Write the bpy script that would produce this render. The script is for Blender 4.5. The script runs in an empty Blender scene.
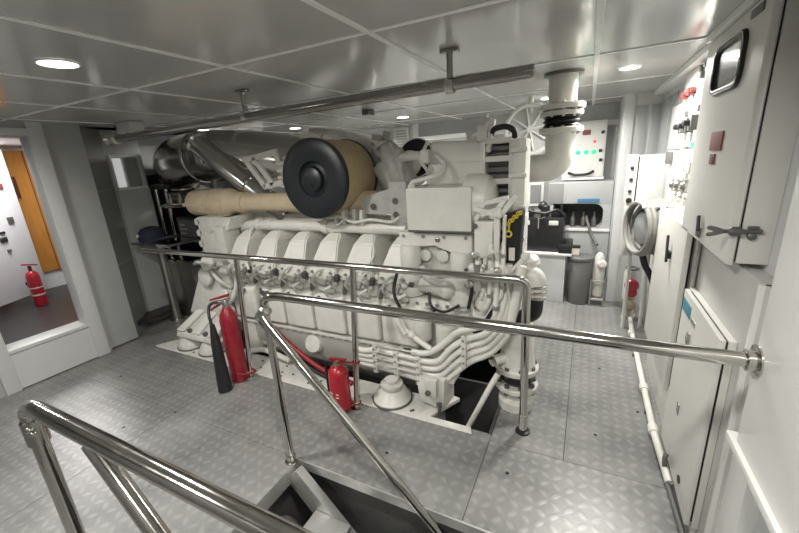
import bpy, bmesh, math, random
from mathutils import Vector, Matrix
random.seed(7)
S = bpy.context.scene
COL = S.collection
V = Vector
OFF = {}

# ------------------------------------------------------------------ mesh builder
class MB:
    def __init__(s):
        s.bm = bmesh.new()
    def _bev(s, verts, w, seg=2):
        if w > 0:
            es = list({e for v in verts for e in v.link_edges})
            bmesh.ops.bevel(s.bm, geom=es, offset=w, segments=seg, profile=0.6, affect='EDGES', clamp_overlap=True)
    def hexa(s, P, bev=0, seg=2):
        vs = [s.bm.verts.new(p) for p in P]
        for f in ((0,3,2,1),(4,5,6,7),(0,1,5,4),(1,2,6,5),(2,3,7,6),(3,0,4,7)):
            s.bm.faces.new([vs[i] for i in f])
        s._bev(vs, bev, seg)
        return s
    def box(s, a, b, bev=0, seg=2, M=None):
        x0,x1 = sorted((a[0],b[0])); y0,y1 = sorted((a[1],b[1])); z0,z1 = sorted((a[2],b[2]))
        P = [(x0,y0,z0),(x1,y0,z0),(x1,y1,z0),(x0,y1,z0),(x0,y0,z1),(x1,y0,z1),(x1,y1,z1),(x0,y1,z1)]
        if M is not None: P = [M @ V(p) for p in P]
        return s.hexa(P, bev, seg)
    def cbox(s, c, d, rot=(0,0,0), bev=0, seg=2):
        from mathutils import Euler
        M = Matrix.Translation(V(c)) @ Euler(rot).to_matrix().to_4x4()
        h = [k/2 for k in d]
        return s.box((-h[0],-h[1],-h[2]), (h[0],h[1],h[2]), bev, seg, M)
    def prism(s, pts, ext, bev=0, seg=2):
        e = V(ext)
        a = [s.bm.verts.new(V(p)) for p in pts]; b = [s.bm.verts.new(V(p)+e) for p in pts]
        n = len(a)
        s.bm.faces.new(a[::-1]); s.bm.faces.new(b)
        for i in range(n): s.bm.faces.new((a[i],a[(i+1)%n],b[(i+1)%n],b[i]))
        s._bev(a+b, bev, seg)
        return s
    def lathe(s, o, axis, prof, n=28):
        o = V(o); ax = V(axis).normalized()
        u = ax.orthogonal().normalized(); w = ax.cross(u)
        rings = []
        for r, h in prof:
            c = o + ax*h
            if r < 1e-6: rings.append([s.bm.verts.new(c)])
            else: rings.append([s.bm.verts.new(c + (u*math.cos(2*math.pi*i/n) + w*math.sin(2*math.pi*i/n))*r) for i in range(n)])
        for A, B in zip(rings, rings[1:]):
            for i in range(n):
                j = (i+1) % n
                if len(A) == 1 and len(B) == 1: continue
                if len(A) == 1: s.bm.faces.new((A[0],B[j],B[i]))
                elif len(B) == 1: s.bm.faces.new((A[i],A[j],B[0]))
                else: s.bm.faces.new((A[i],A[j],B[j],B[i]))
        if len(rings[0]) > 1: s.bm.faces.new(rings[0][::-1])
        if len(rings[-1]) > 1: s.bm.faces.new(rings[-1])
        return s
    def cyl(s, p0, p1, r, r1=None, n=20, ch=0):
        p0 = V(p0); p1 = V(p1); L = (p1-p0).length; r1 = r if r1 is None else r1
        prof = [(r,0),(r1,L)]
        if ch: prof = [(r-ch,0),(r,ch),(r1,L-ch),(r1-ch,L)]
        return s.lathe(p0, p1-p0, prof, n)
    def sphere(s, c, r, sc=(1,1,1), n=20):
        m = Matrix.Translation(V(c)) @ Matrix.Diagonal((sc[0]*r, sc[1]*r, sc[2]*r, 1))
        bmesh.ops.create_uvsphere(s.bm, u_segments=n, v_segments=max(8, n//2+2), radius=1, matrix=m)
        return s
    def tube(s, pts, r, n=14, fil=0, closed=False, step=5):
        pts = [V(p) for p in pts]
        if fil: pts = fillet(pts, fil, step)
        N = len(pts); T = []
        for i in range(N):
            a = pts[(i-1) % N] if closed else pts[max(i-1,0)]
            b = pts[(i+1) % N] if closed else pts[min(i+1,N-1)]
            T.append((b-a).normalized())
        u = T[0].orthogonal().normalized(); rings = []
        for i in range(N):
            if i:
                u = (u - T[i]*u.dot(T[i]))
                u = u.normalized() if u.length > 1e-6 else T[i].orthogonal().normalized()
            w = T[i].cross(u)
            rr = r[i] if isinstance(r,(list,tuple)) else r
            rings.append([s.bm.verts.new(pts[i] + (u*math.cos(2*math.pi*k/n) + w*math.sin(2*math.pi*k/n))*rr) for k in range(n)])
        pr = list(zip(rings, rings[1:])) + ([(rings[-1], rings[0])] if closed else [])
        for A, B in pr:
            for k in range(n):
                j = (k+1) % n
                s.bm.faces.new((A[k],A[j],B[j],B[k]))
        if not closed:
            s.bm.faces.new(rings[0][::-1]); s.bm.faces.new(rings[-1])
        return s
    def flange(s, c, axis, r, t, nb=8, br=None, bs=0.012, n=28):
        c = V(c); ax = V(axis).normalized()
        s.lathe(c, ax, [(r-.004,0),(r,.004),(r,t-.004),(r-.004,t)], n)
        return s
    def bolts(s, c, axis, r, t, nb=8, bs=0.012):
        c = V(c); ax = V(axis).normalized(); u = ax.orthogonal().normalized(); w = ax.cross(u)
        for i in range(nb):
            a = 2*math.pi*(i+.5)/nb; p = c + (u*math.cos(a) + w*math.sin(a))*r*.82
            s.cyl(p - ax*bs, p + ax*(t+bs), bs, n=6)
        return s
    def ring(s, c, axis, R, r, n=36, m=10):
        c = V(c); ax = V(axis).normalized(); u = ax.orthogonal().normalized(); w = ax.cross(u)
        return s.tube([c + (u*math.cos(2*math.pi*i/n) + w*math.sin(2*math.pi*i/n))*R for i in range(n)], r, m, closed=True)
    def each(s, name, mat, parent=None):
        # every loose piece becomes an object of its own
        bm = s.bm; bm.verts.index_update(); seen = set(); out = []
        for v0 in bm.verts:
            if v0.index in seen: continue
            st = [v0]; comp = []; seen.add(v0.index)
            while st:
                v = st.pop(); comp.append(v)
                for e in v.link_edges:
                    w = e.other_vert(v)
                    if w.index not in seen: seen.add(w.index); st.append(w)
            m = MB(); mp = {v.index: m.bm.verts.new(v.co) for v in comp}
            for f in {f for v in comp for f in v.link_faces}: m.bm.faces.new([mp[v.index] for v in f.verts])
            out.append(m.build(name, mat, parent))
        bm.free(); return out
    def build(s, name, mat, parent=None, ang=38):
        bm = s.bm
        bmesh.ops.recalc_face_normals(bm, faces=bm.faces[:])
        if parent is not None and parent.name in OFF:
            bmesh.ops.translate(bm, verts=bm.verts[:], vec=-OFF[parent.name])
        for f in bm.faces: f.smooth = True
        for e in bm.edges:
            if len(e.link_faces) == 2 and e.calc_face_angle(0) > math.radians(ang): e.smooth = False
        me = bpy.data.meshes.new(name); bm.to_mesh(me); bm.free()
        me.materials.append(M[mat])
        o = bpy.data.objects.new(name, me); COL.objects.link(o)
        if parent is not None:
            o.parent = parent
            if parent.name in OFF: OFF[o.name] = OFF[parent.name]
        return o

def fillet(pts, rad, step=5):
    out = [pts[0]]
    for i in range(1, len(pts)-1):
        p = pts[i]; a = pts[i-1]-p; b = pts[i+1]-p
        d = min(rad, a.length*.48, b.length*.48)
        A = p + a.normalized()*d; B = p + b.normalized()*d
        for k in range(step+1):
            t = k/step
            out.append(A*(1-t)**2 + p*2*t*(1-t) + B*t*t)
    out.append(pts[-1]); return out

def thing(name, label, cat, loc=(0,0,0), group=None, local=False, rotz=0):
    o = bpy.data.objects.new(name, None); COL.objects.link(o)
    o.empty_display_size = .1
    o.location = loc; o.rotation_euler = (0,0,rotz)
    o['label'] = label; o['category'] = cat
    if group: o['group'] = group
    if not local: OFF[o.name] = V(loc)
    return o
def flange(parent, c, axis, r, t, nb, bs, m='white_paint', bm_='bolt'):
    f = MB().flange(c,axis,r,t).build('flange',m,parent)
    MB().bolts(c,axis,r,t,nb,bs).each('flange_bolt',bm_,f)
def tag(o, label, cat, group=None, kind=None):
    o['label'] = label; o['category'] = cat
    if group: o['group'] = group
    if kind: o['kind'] = kind
    return o
def struct(o):
    o['kind'] = 'structure'; return o
def copy_tree(o, parent=None):
    c = o.copy(); COL.objects.link(c)
    if parent is not None: c.parent = parent
    for ch in list(o.children): copy_tree(ch, c)
    return c

# ------------------------------------------------------------------ materials
M = {}
def mat(name, col, rough=.5, metal=0, bump=0, bscale=40, var=0, vscale=6, spec=.5, emit=None, estr=0, coat=0, aniso=None, trans=0, rvar=0):
    m = bpy.data.materials.new(name); m.use_nodes = True
    nt = m.node_tree; b = nt.nodes['Principled BSDF']; L = nt.links
    b.inputs['Base Color'].default_value = (*col,1); b.inputs['Roughness'].default_value = rough
    b.inputs['Metallic'].default_value = metal; b.inputs['Specular IOR Level'].default_value = spec
    b.inputs['Coat Weight'].default_value = coat; b.inputs['Transmission Weight'].default_value = trans
    tc = nt.nodes.new('ShaderNodeTexCoord')
    if var or rvar:
        n = nt.nodes.new('ShaderNodeTexNoise'); n.inputs['Scale'].default_value = vscale; n.inputs['Detail'].default_value = 5
        L.new(tc.outputs['Object'], n.inputs['Vector'])
        if var:
            r = nt.nodes.new('ShaderNodeValToRGB')
            r.color_ramp.elements[0].position = .3; r.color_ramp.elements[1].position = .7
            r.color_ramp.elements[0].color = (*[max(0,c*(1-var)) for c in col],1)
            r.color_ramp.elements[1].color = (*[min(1,c*(1+var*.6)) for c in col],1)
            L.new(n.outputs['Fac'], r.inputs['Fac']); L.new(r.outputs['Color'], b.inputs['Base Color'])
        if rvar:
            mr = nt.nodes.new('ShaderNodeMapRange'); mr.inputs['From Min'].default_value = .3; mr.inputs['From Max'].default_value = .7
            mr.inputs['To Min'].default_value = max(.02,rough-rvar); mr.inputs['To Max'].default_value = rough+rvar
            L.new(n.outputs['Fac'], mr.inputs['Value']); L.new(mr.outputs['Result'], b.inputs['Roughness'])
    if bump:
        n2 = nt.nodes.new('ShaderNodeTexNoise'); n2.inputs['Scale'].default_value = bscale; n2.inputs['Detail'].default_value = 3
        L.new(tc.outputs['Object'], n2.inputs['Vector'])
        bp = nt.nodes.new('ShaderNodeBump'); bp.inputs['Strength'].default_value = bump; bp.inputs['Distance'].default_value = .01
        L.new(n2.outputs['Fac'], bp.inputs['Height']); L.new(bp.outputs['Normal'], b.inputs['Normal'])
    if emit:
        b.inputs['Emission Color'].default_value = (*emit,1); b.inputs['Emission Strength'].default_value = estr
    M[name] = m; return m

mat('white_paint', (.68,.67,.62), .32, var=.06, vscale=9, bump=.05, bscale=60)
mat('white_worn', (.62,.61,.565), .38, var=.10, vscale=14, bump=.1, bscale=90)
mat('cast_paint', (.60,.595,.55), .42, var=.08, vscale=20, bump=.25, bscale=120)
mat('cast_shaded', (.46,.455,.425), .42, var=.12, vscale=20, bump=.25, bscale=120)  # darker copy of the cast paint, weaker light put into the colour
mat('cabinet_white', (.66,.65,.61), .36, var=.03, vscale=3)
mat('panel_white', (.70,.70,.67), .34, var=.03, vscale=3)
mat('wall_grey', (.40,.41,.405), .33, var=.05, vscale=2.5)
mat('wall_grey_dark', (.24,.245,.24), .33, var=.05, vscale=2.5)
mat('wall_light', (.60,.61,.60), .35, var=.03, vscale=2)
mat('ceiling_panel', (.50,.495,.475), .14, var=.03, vscale=2, rvar=.05)
mat('wall_front_grey', (.17,.17,.165), .4)
mat('navy_cloth', (.012,.014,.03), .8, bump=.3, bscale=150)
mat('pipe_steel', (.34,.33,.305), .18, 1, rvar=.04, vscale=12)
mat('wood_dark', (.12,.04,.012), .4)
mat('wall_mid', (.50,.495,.47), .36, var=.03, vscale=2)
mat('trim_white', (.76,.76,.74), .35)
mat('stainless', (.58,.565,.53), .12, 1, rvar=.04, vscale=12)
mat('stainless_mirror', (.66,.65,.62), .20, 1, rvar=.06, vscale=7, bump=.05, bscale=5)
mat('stainless_dull', (.50,.49,.46), .33, 1, var=.1)
mat('steel_dark', (.16,.16,.155), .4, .6)
mat('alu_plain', (.55,.55,.53), .42, .7, var=.10, vscale=8)
mat('black_rubber', (.012,.012,.013), .45)
mat('black_paint', (.018,.018,.02), .35)
mat('black_cloth', (.013,.013,.016), .8, bump=.3, bscale=150)
mat('filter_cap', (.014,.016,.019), .38, var=.2)
mat('filter_felt', (.44,.345,.205), .8, var=.08, vscale=40, bump=.15, bscale=200)
mat('lagging', (.60,.50,.345), .55, var=.06, vscale=16, bump=.12, bscale=60)
mat('red_paint', (.36,.012,.022), .28, coat=.3)
mat('red_dark', (.25,.015,.02), .45)
mat('sign_red', (.22,.05,.045), .5)
mat('label_pale', (.7,.66,.6), .5)
mat('teal_label', (.06,.25,.33), .5)
mat('blue_label', (.06,.17,.30), .5)
mat('yellow', (.65,.5,.03), .5)
mat('grey_rubber', (.13,.13,.125), .55)
mat('sump_grey', (.40,.395,.365), .42, var=.08)
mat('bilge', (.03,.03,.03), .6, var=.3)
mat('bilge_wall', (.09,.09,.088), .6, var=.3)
mat('corridor_floor', (.030,.027,.027), .35, var=.1)
mat('corridor_white', (.78,.78,.80), .4)
mat('brass', (.45,.40,.30), .3, .9)
mat('frosted', (.8,.8,.78), .4)
mat('glass_dark', (.05,.055,.055), .06, coat=1)
mat('mirror_glass', (.40,.41,.40), .12, .85)
mat('pane', (.75,.76,.75), .25, emit=(1,1,1), estr=.35)
mat('red_crimson', (.24,.010,.022), .3, coat=.3)
mat('pane_dim', (.35,.36,.36), .2)
mat('lamp_glow', (1,1,1), .5, emit=(1,.985,.95), estr=9)
mat('led_green', (.02,.5,.2), .4, emit=(.02,1,.30), estr=1.1)
mat('led_red', (.5,.02,.02), .4, emit=(1,.06,.05), estr=1.3)
mat('green_reflection', (.03,.55,.28), .4, emit=(.05,1,.45), estr=.6)  # weak glow for a green reflection, no lamp
mat('coat_hose', (.25,.245,.225), .5, var=.1, bump=.2, bscale=150)
mat('bolt', (.42,.42,.40), .35, .8)
mat('fin_dark', (.16,.16,.15), .5, .3)

# wood door of the adjoining room
def wood():
    m = mat('wood_orange', (.62,.27,.06), .32)
    nt = m.node_tree; b = nt.nodes['Principled BSDF']; L = nt.links
    tc = nt.nodes.new('ShaderNodeTexCoord'); mp = nt.nodes.new('ShaderNodeMapping'); mp.inputs['Scale'].default_value = (3,14,1.2)
    n = nt.nodes.new('ShaderNodeTexNoise'); n.inputs['Scale'].default_value = 3; n.inputs['Detail'].default_value = 6
    r = nt.nodes.new('ShaderNodeValToRGB')
    r.color_ramp.elements[0].color = (.50,.20,.035,1); r.color_ramp.elements[1].color = (.72,.34,.08,1)
    L.new(tc.outputs['Object'], mp.inputs['Vector']); L.new(mp.outputs['Vector'], n.inputs['Vector'])
    L.new(n.outputs['Fac'], r.inputs['Fac']); L.new(r.outputs['Color'], b.inputs['Base Color'])
wood()

# chequer plate: staggered rows of short raised bars of alternating direction
def chequer():
    m = bpy.data.materials.new('chequer_plate'); m.use_nodes = True; M['chequer_plate'] = m
    nt = m.node_tree; b = nt.nodes['Principled BSDF']; L = nt.links
    def mth(op, a, c=None):
        n = nt.nodes.new('ShaderNodeMath'); n.operation = op
        for i, x in enumerate((a, c)):
            if x is None: continue
            if isinstance(x, (int,float)): n.inputs[i].default_value = x
            else: L.new(x, n.inputs[i])
        return n.outputs[0]
    tc = nt.nodes.new('ShaderNodeTexCoord'); sp = nt.nodes.new('ShaderNodeSeparateXYZ'); L.new(tc.outputs['Object'], sp.inputs[0])
    p = .064
    u = mth('DIVIDE', sp.outputs['X'], p); v = mth('DIVIDE', sp.outputs['Y'], p)
    fu = mth('SUBTRACT', mth('FRACT', u), .5); fv = mth('SUBTRACT', mth('FRACT', v), .5)
    par = mth('MODULO', mth('ABSOLUTE', mth('ADD', mth('FLOOR', u), mth('FLOOR', v))), 2)   # 0 / 1
    sg = mth('SUBTRACT', mth('MULTIPLY', par, 2), 1)
    a = mth('ADD', fu, mth('MULTIPLY', fv, sg)); c = mth('SUBTRACT', fu, mth('MULTIPLY', fv, sg))
    d = mth('SQRT', mth('ADD', mth('POWER', mth('DIVIDE', a, .62), 2), mth('POWER', mth('DIVIDE', c, .34), 2)))
    h = nt.nodes.new('ShaderNodeMapRange'); h.interpolation_type = 'SMOOTHSTEP'
    h.inputs['From Min'].default_value = 1.25; h.inputs['From Max'].default_value = .35
    L.new(d, h.inputs['Value'])
    ns = nt.nodes.new('ShaderNodeTexNoise'); ns.inputs['Scale'].default_value = 1.7; ns.inputs['Detail'].default_value = 9; ns.inputs['Roughness'].default_value = .62; L.new(tc.outputs['Object'], ns.inputs['Vector'])
    r = nt.nodes.new('ShaderNodeValToRGB')
    r.color_ramp.elements[0].position = .3; r.color_ramp.elements[1].position = .7
    r.color_ramp.elements[0].color = (.14,.14,.135,1); r.color_ramp.elements[1].color = (.31,.31,.30,1)
    L.new(ns.outputs['Fac'], r.inputs['Fac'])
    mx = nt.nodes.new('ShaderNodeMix'); mx.data_type = 'RGBA'
    L.new(mth('MULTIPLY', h.outputs[0], .17), mx.inputs['Factor']); L.new(r.outputs['Color'], mx.inputs['A']); mx.inputs['B'].default_value = (.56,.56,.54,1)
    L.new(mx.outputs['Result'], b.inputs['Base Color'])
    rr = nt.nodes.new('ShaderNodeMapRange'); rr.inputs['To Min'].default_value = .24; rr.inputs['To Max'].default_value = .46
    L.new(ns.outputs['Fac'], rr.inputs['Value']); L.new(rr.outputs[0], b.inputs['Roughness'])
    b.inputs['Metallic'].default_value = .22
    bp = nt.nodes.new('ShaderNodeBump'); bp.inputs['Strength'].default_value = .13; bp.inputs['Distance'].default_value = .003
    L.new(h.outputs[0], bp.inputs['Height']); L.new(bp.outputs['Normal'], b.inputs['Normal'])
chequer()

# ------------------------------------------------------------------ camera
cam = bpy.data.cameras.new('camera'); co = bpy.data.objects.new('camera', cam); COL.objects.link(co)
R3 = Matrix(((0.896,-0.070,0.438),(0.4395,0.275,-0.855),(-0.060,0.959,0.277)))
x = R3.col[0].normalized(); z = R3.col[2]; z = (z - x*z.dot(x)).normalized(); y = z.cross(x)
Rm = Matrix((x,y,z)).transposed()
co.matrix_world = Matrix.Translation((0,0,1.75)) @ Rm.to_4x4()
cam.sensor_width = 36; cam.lens = 36*370/799; cam.clip_start = .02
S.camera = co
ZC = 2.25; ZT = 2.28
WY0, WY1, WZ0, WZ1 = 2.41, 2.68, 1.635, 1.955

# ------------------------------------------------------------------ the setting
def plates():
    mb = MB(); g = .003
    R = [(-5.3,-3.95,-1.1,2.02),(-3.95,-2.7,-1.1,1.37),(-2.7,-1.485,-1.1,1.37),(-1.485,.3,-1.1,.345),(.3,.64,-1.1,1.37),
         (-3.95,-2.7,1.37,2.02),(-2.7,-.44,1.37,2.02),(-.44,.64,1.37,1.965),
         (-.44,-.01,1.965,5.6),(-.01,.64,1.965,5.6),(-5.3,-3.92,2.02,5.6),(-3.92,-.44,3.55,5.6)]
    for x0,x1,y0,y1 in R: mb.box((x0+g*.5,y0+g*.5,-.045),(x1-g*.5,y1-g*.5,0))
    return struct(mb.build('floor', 'chequer_plate'))
plates()
# plate fixing holes
mb = MB()
for px, py in ((.16,2.26),(-.29,1.75),(-1.0,1.62),(-2.7,1.36),(.42,2.6),(-3.7,1.5),(.2,3.1),(-2.9,1.1)):
    mb.lathe((px,py,.0005),(0,0,1),[(.011,0),(.011,.001)],12)
struct(mb.build('trim_90','black_paint'))
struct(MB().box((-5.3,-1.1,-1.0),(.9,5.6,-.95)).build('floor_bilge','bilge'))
# coaming below the stair hatch
mb = MB(); mb.box((-1.49,1.372,-.06),(.32,1.40,-.046)); mb.box((-1.485,1.36,-.06),(.3,1.372,-.002)); mb.box((-1.497,.345,-.10),(-1.485,1.372,-.002)); mb.box((-1.485,.345,-.06),(.3,.357,-.002))
struct(mb.build('trim_91','alu_plain'))
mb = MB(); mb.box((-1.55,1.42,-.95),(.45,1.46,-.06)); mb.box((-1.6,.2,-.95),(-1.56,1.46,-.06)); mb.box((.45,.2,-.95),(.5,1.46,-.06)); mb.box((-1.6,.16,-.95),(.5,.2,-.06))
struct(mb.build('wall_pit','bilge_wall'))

struct(MB().box((-5.3,-1.1,ZC),(.9,5.65,ZC+.06)).build('ceiling','ceiling_panel'))
k = 1
for gx in (0,-.83,-1.66,-2.49,-3.32,-4.15):
    struct(MB().box((gx-.014,-1.05,ZC-.005),(gx+.014,5.5,ZC+.001),.002,1).build('trim_%d'%k,'trim_white')); k += 1
for gy in (.35,1.47,2.59,3.71,4.83):
    struct(MB().box((-5.1,gy-.014,ZC-.0055),(.62,gy+.014,ZC+.001),.002,1).build('trim_%d'%k,'trim_white')); k += 1

# left wall with the doorway
mb = MB()
mb.box((-4.50,-1.1,0),(-4.35,1.0,ZT)); mb.box((-4.50,1.0,2.13),(-4.35,1.63,ZT)); mb.box((-4.50,1.63,0),(-4.35,1.76,ZT)); mb.box((-4.50,1.0,0),(-4.36,1.63,.34))
struct(mb.build('wall_left','wall_grey'))
mb = MB()
mb.box((-4.55,1.0,.34),(-4.335,1.64,.375),.005); mb.box((-4.37,1.625,.0),(-4.325,1.735,2.26),.012); mb.box((-4.36,1.03,2.14),(-4.33,1.64,2.20),.006)
mb.box((-4.37,.93,0),(-4.325,1.035,2.26),.012); mb.box((-4.50,1.62,.34),(-4.34,1.645,2.15),.004); mb.box((-4.5,.99,.34),(-4.34,1.01,2.15),.004)
struct(mb.build('door_1','wall_light'))
struct(MB().box((-4.345,1.035,.01),(-4.34,1.63,.335)).build('trim_%d'%k,'wall_light')); k += 1
# grey lining panels after the doorway, standing proud then stepping back
mb = MB(); mb.box((-4.50,1.745,.015),(-4.385,2.045,ZT),.006); struct(mb.build('wall_left','wall_grey'))
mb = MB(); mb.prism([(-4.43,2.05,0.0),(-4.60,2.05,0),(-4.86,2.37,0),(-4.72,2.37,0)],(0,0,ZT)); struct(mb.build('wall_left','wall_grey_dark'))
mb = MB()
for a, b in (((2.37,0),(WY0,ZT)),((WY1,0),(2.74,ZT)),((WY0,0),(WY1,WZ0)),((WY0,WZ1),(WY1,ZT))): mb.box((-4.80,a[0],a[1]),(-4.72,b[0],b[1]))
struct(mb.build('wall_left','wall_grey'))
mb = MB(); mb.box((-4.72,2.38,.0),(-4.69,2.735,WZ0-.03),.006); struct(mb.build('trim_92','wall_grey'))
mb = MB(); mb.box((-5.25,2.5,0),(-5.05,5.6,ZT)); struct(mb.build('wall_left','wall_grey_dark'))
mb = MB()
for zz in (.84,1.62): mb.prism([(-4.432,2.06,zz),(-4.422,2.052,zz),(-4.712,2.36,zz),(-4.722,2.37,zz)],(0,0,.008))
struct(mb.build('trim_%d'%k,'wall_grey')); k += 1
# back wall
mb = MB(); mb.box((-5.3,5.5,0),(-2.35,5.65,ZT)); struct(mb.build('wall_back','wall_light'))
mb = MB(); mb.box((-2.35,5.48,0),(.9,5.65,ZT)); struct(mb.build('wall_back','wall_grey'))
mb = MB(); mb.box((-2.42,5.44,0),(-2.33,5.48,ZC),.006); mb.box((-2.33,5.44,2.0),(.6,5.48,2.06),.006); mb.box((-.95,5.44,0),(-.90,5.48,2.0),.006)
struct(mb.build('trim_%d'%k,'trim_white')); k += 1
# right wall: main face, near panel above a ledge, recess below it
mb = MB(); mb.box((.62,-1.1,0),(.8,5.6,ZT)); struct(mb.build('wall_right','wall_light'))
mb = MB(); mb.box((.51,-1.1,.775),(.62,1.40,ZT),.004); struct(mb.build('wall_right','panel_white'))
mb = MB(); mb.box((.495,-1.1,.75),(.625,1.45,.78),.006); struct(mb.build('trim_%d'%k,'panel_white')); k += 1
mb = MB(); mb.box((.554,1.38,0),(.632,1.525,ZC),.004); mb.box((.548,1.58,0),(.632,1.60,1.27),.003); struct(mb.build('trim_%d'%k,'panel_white')); k += 1
mb = MB(); mb.box((.53,2.58,2.21),(.64,5.5,ZC),.006); mb.box((.485,1.3,2.215),(.64,2.58,ZC),.006); struct(mb.build('trim_%d'%k,'trim_white')); k += 1
struct(MB().box((-5.3,-1.25,-1),(.9,-1.1,ZC)).build('wall_front','wall_front_grey'))
struct(MB().box((.60,-1.05,0),(.621,1.60,.75)).build('trim_93','wall_grey'))  # grey sheet puts the shade under the ledge into the colour
mb = MB(); mb.box((.562,1.52,0),(.625,2.40,1.27),.003); struct(mb.build('wall_right','wall_mid'))
# partition end with framed grey lining panels
mb = MB(); mb.box((.29,4.72,0),(.34,5.5,ZT),.006); mb.box((.29,4.70,0),(.385,4.75,ZT),.008); mb.box((.385,4.72,0),(.62,4.76,ZT))
struct(mb.build('wall_partition','wall_light'))
mb = MB(); mb.box((.40,4.71,1.25),(.50,4.722,2.13),.003); mb.box((.53,4.71,1.25),(.61,4.722,2.13),.003)
struct(mb.build('trim_%d'%k,'wall_grey')); k += 1
mb = MB(); mb.box((.61,4.25,1.2),(.622,4.66,2.15),.003); mb.box((.61,3.95,1.2),(.622,4.2,2.15),.003)
struct(mb.build('trim_%d'%k,'wall_grey')); k += 1

# the room beyond the doorway
struct(MB().box((-8.2,-.5,.10),(-4.5,4.5,.15)).build('floor_corridor','corridor_floor'))
struct(MB().box((-8.2,-.5,2.25),(-4.5,4.5,2.3)).build('ceiling_corridor','corridor_white'))
mb = MB(); mb.box((-7.5,-.5,.15),(-7.4,4.5,2.25)); mb.box((-8.2,4.4,.15),(-4.5,4.5,2.25)); mb.box((-8.2,-.6,.15),(-4.5,-.5,2.25)); struct(mb.build('wall_corridor','corridor_white'))
mb = MB(); mb.box((-7.4,1.4,.42),(-7.36,3.4,2.2),.004); d2 = struct(mb.build('door_2','wood_orange'))
mb = MB()
mb.cbox((-7.34,2.43,1.70),(.03,.05,.30),bev=.008); mb.build('door_handle','wood_dark',d2)
mb = MB()
for zz in (.95,1.36,1.9): mb.box((-7.361,1.4,zz),(-7.357,2.42,zz+.006))
mb.box((-7.361,2.62,.42),(-7.357,2.63,2.2)); mb.each('panel_joint','wood_dark',d2)
# window in the left wall
w = MB(); w.box((-4.73,WY0-.025,WZ0-.03),(-4.70,WY0,WZ1+.03),.004); w.box((-4.73,WY1,WZ0-.03),(-4.70,WY1+.03,WZ1+.03),.004); w.box((-4.73,WY0,WZ1),(-4.70,WY1,WZ1+.03),.004); w.box((-4.74,WY0-.02,WZ0-.03),(-4.67,WY1+.03,WZ0),.004); w.box((-4.77,WY0+.12,WZ0),(-4.73,WY0+.14,WZ1),.003)
win = struct(w.build('window_1','wall_light'))
MB().box((-4.775,WY0,WZ0),(-4.765,WY0+.12,WZ1)).build('window_pane','pane',win)
MB().box((-4.775,WY0+.14,WZ0),(-4.765,WY1,WZ1)).build('window_pane','pane_dim',win)
# ------------------------------------------------------------------ handrails
RR = .024
# rail in front of the engine
g = thing('guard_rail','long polished steel handrail running right in front of the engine','handrail',(-1.41,2.0,0))
MB().tube([(-3.68,1.95,1.085),(-.30,2.075,1.055),(-.265,2.085,1.03),(-.262,2.12,.12)],RR,16,.11,step=8).build('top_rail','stainless',g)
for bx, by, tx, ty in ((-2.53,1.95,-2.49,1.99),(-1.415,1.93,-1.40,2.03)):
    p = MB().cyl((bx,by,.0),(tx,ty,1.06),.022,n=18).build('post','stainless',g)
    MB().lathe((bx,by,0),(0,0,1),[(.045,0),(.045,.008),(.028,.012),(.028,.05),(.024,.055)],20).build('foot_flange','stainless',p)
p = MB().cyl((-.262,2.125,.0),(-.262,2.12,.14),.0275,n=18,ch=.004).build('post_socket','stainless',g)
MB().lathe((-.262,2.125,0),(0,0,1),[(.045,0),(.045,.012),(.03,.016)],20).build('foot_ring','black_rubber',p)
# rail across the stair opening, ending on the right wall, with the sloping stair rail
g = thing('stair_guard_rail','polished handrail from the right wall flange, sloping down into the stair hatch at its left','handrail',(-1.5,1.385,0))
MB().tube([(.50,1.385,1.085),(-1.47,1.365,1.085),(-1.555,1.365,1.06),(-1.555,1.365,.99)],RR,16,.05,step=6).build('top_rail','stainless',g)
mb = MB(); mb.lathe((.513,1.385,1.085),(-1,0,0),[(.052,0),(.052,.008),(.034,.012),(.034,.03),(.026,.034)],24); mb.build('wall_flange','stainless',g)
p = MB().cyl((-1.515,1.335,0.0),(-1.555,1.365,1.0),.022,n=18).build('post','stainless',g)
mb = MB(); mb.lathe((-1.515,1.335,0),(0,0,1),[(.04,0),(.04,.01),(.028,.014),(.028,.05)],20); mb.build('foot_flange','stainless',p)
MB().tube([(-1.575,1.345,.985),(-1.535,1.34,.925),(-.375,1.34,-.29),(-.18,1.34,-.5)],RR,16,.03).build('sloping_rail','stainless',g)
mb = MB(); mb.sphere((-1.56,1.36,.985),.034,n=16); mb.cyl((-1.60,1.352,.95),(-1.52,1.352,1.0),.026,n=14); mb.build('elbow_joint','stainless',g)
# near rail, lower left of the view
g = thing('near_guard_rail','large polished handrail closest to the viewer at the lower left','handrail',(-1.53,.36,0))
MB().tube([(.1,.362,1.08),(-1.49,.362,1.08),(-1.545,.362,1.065),(-1.55,.362,1.01)],RR+.001,20,.04,step=6).build('top_rail','stainless',g)
p = MB().cyl((-1.55,.362,0),(-1.55,.362,.98),.023,n=18).build('post','stainless',g)
mb = MB(); mb.lathe((-1.55,.362,.93),(0,0,1),[(.024,0),(.030,.004),(.030,.09),(.025,.095)],20); mb.build('collar','stainless',p)
mb = MB(); mb.sphere((-1.525,.345,1.0),.012,n=12); mb.sphere((-1.51,.345,.99),.009,n=12); mb.each('set_screw','stainless',p)
MB().lathe((-1.55,.362,0),(0,0,1),[(.045,0),(.045,.01),(.028,.014),(.028,.05)],20).build('foot_flange','stainless',p)
MB().tube([(-1.172,.365,1.055),(-.97,.365,.84),(0.05,.365,-.26)],RR,18).build('sloping_rail','stainless',g)

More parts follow.
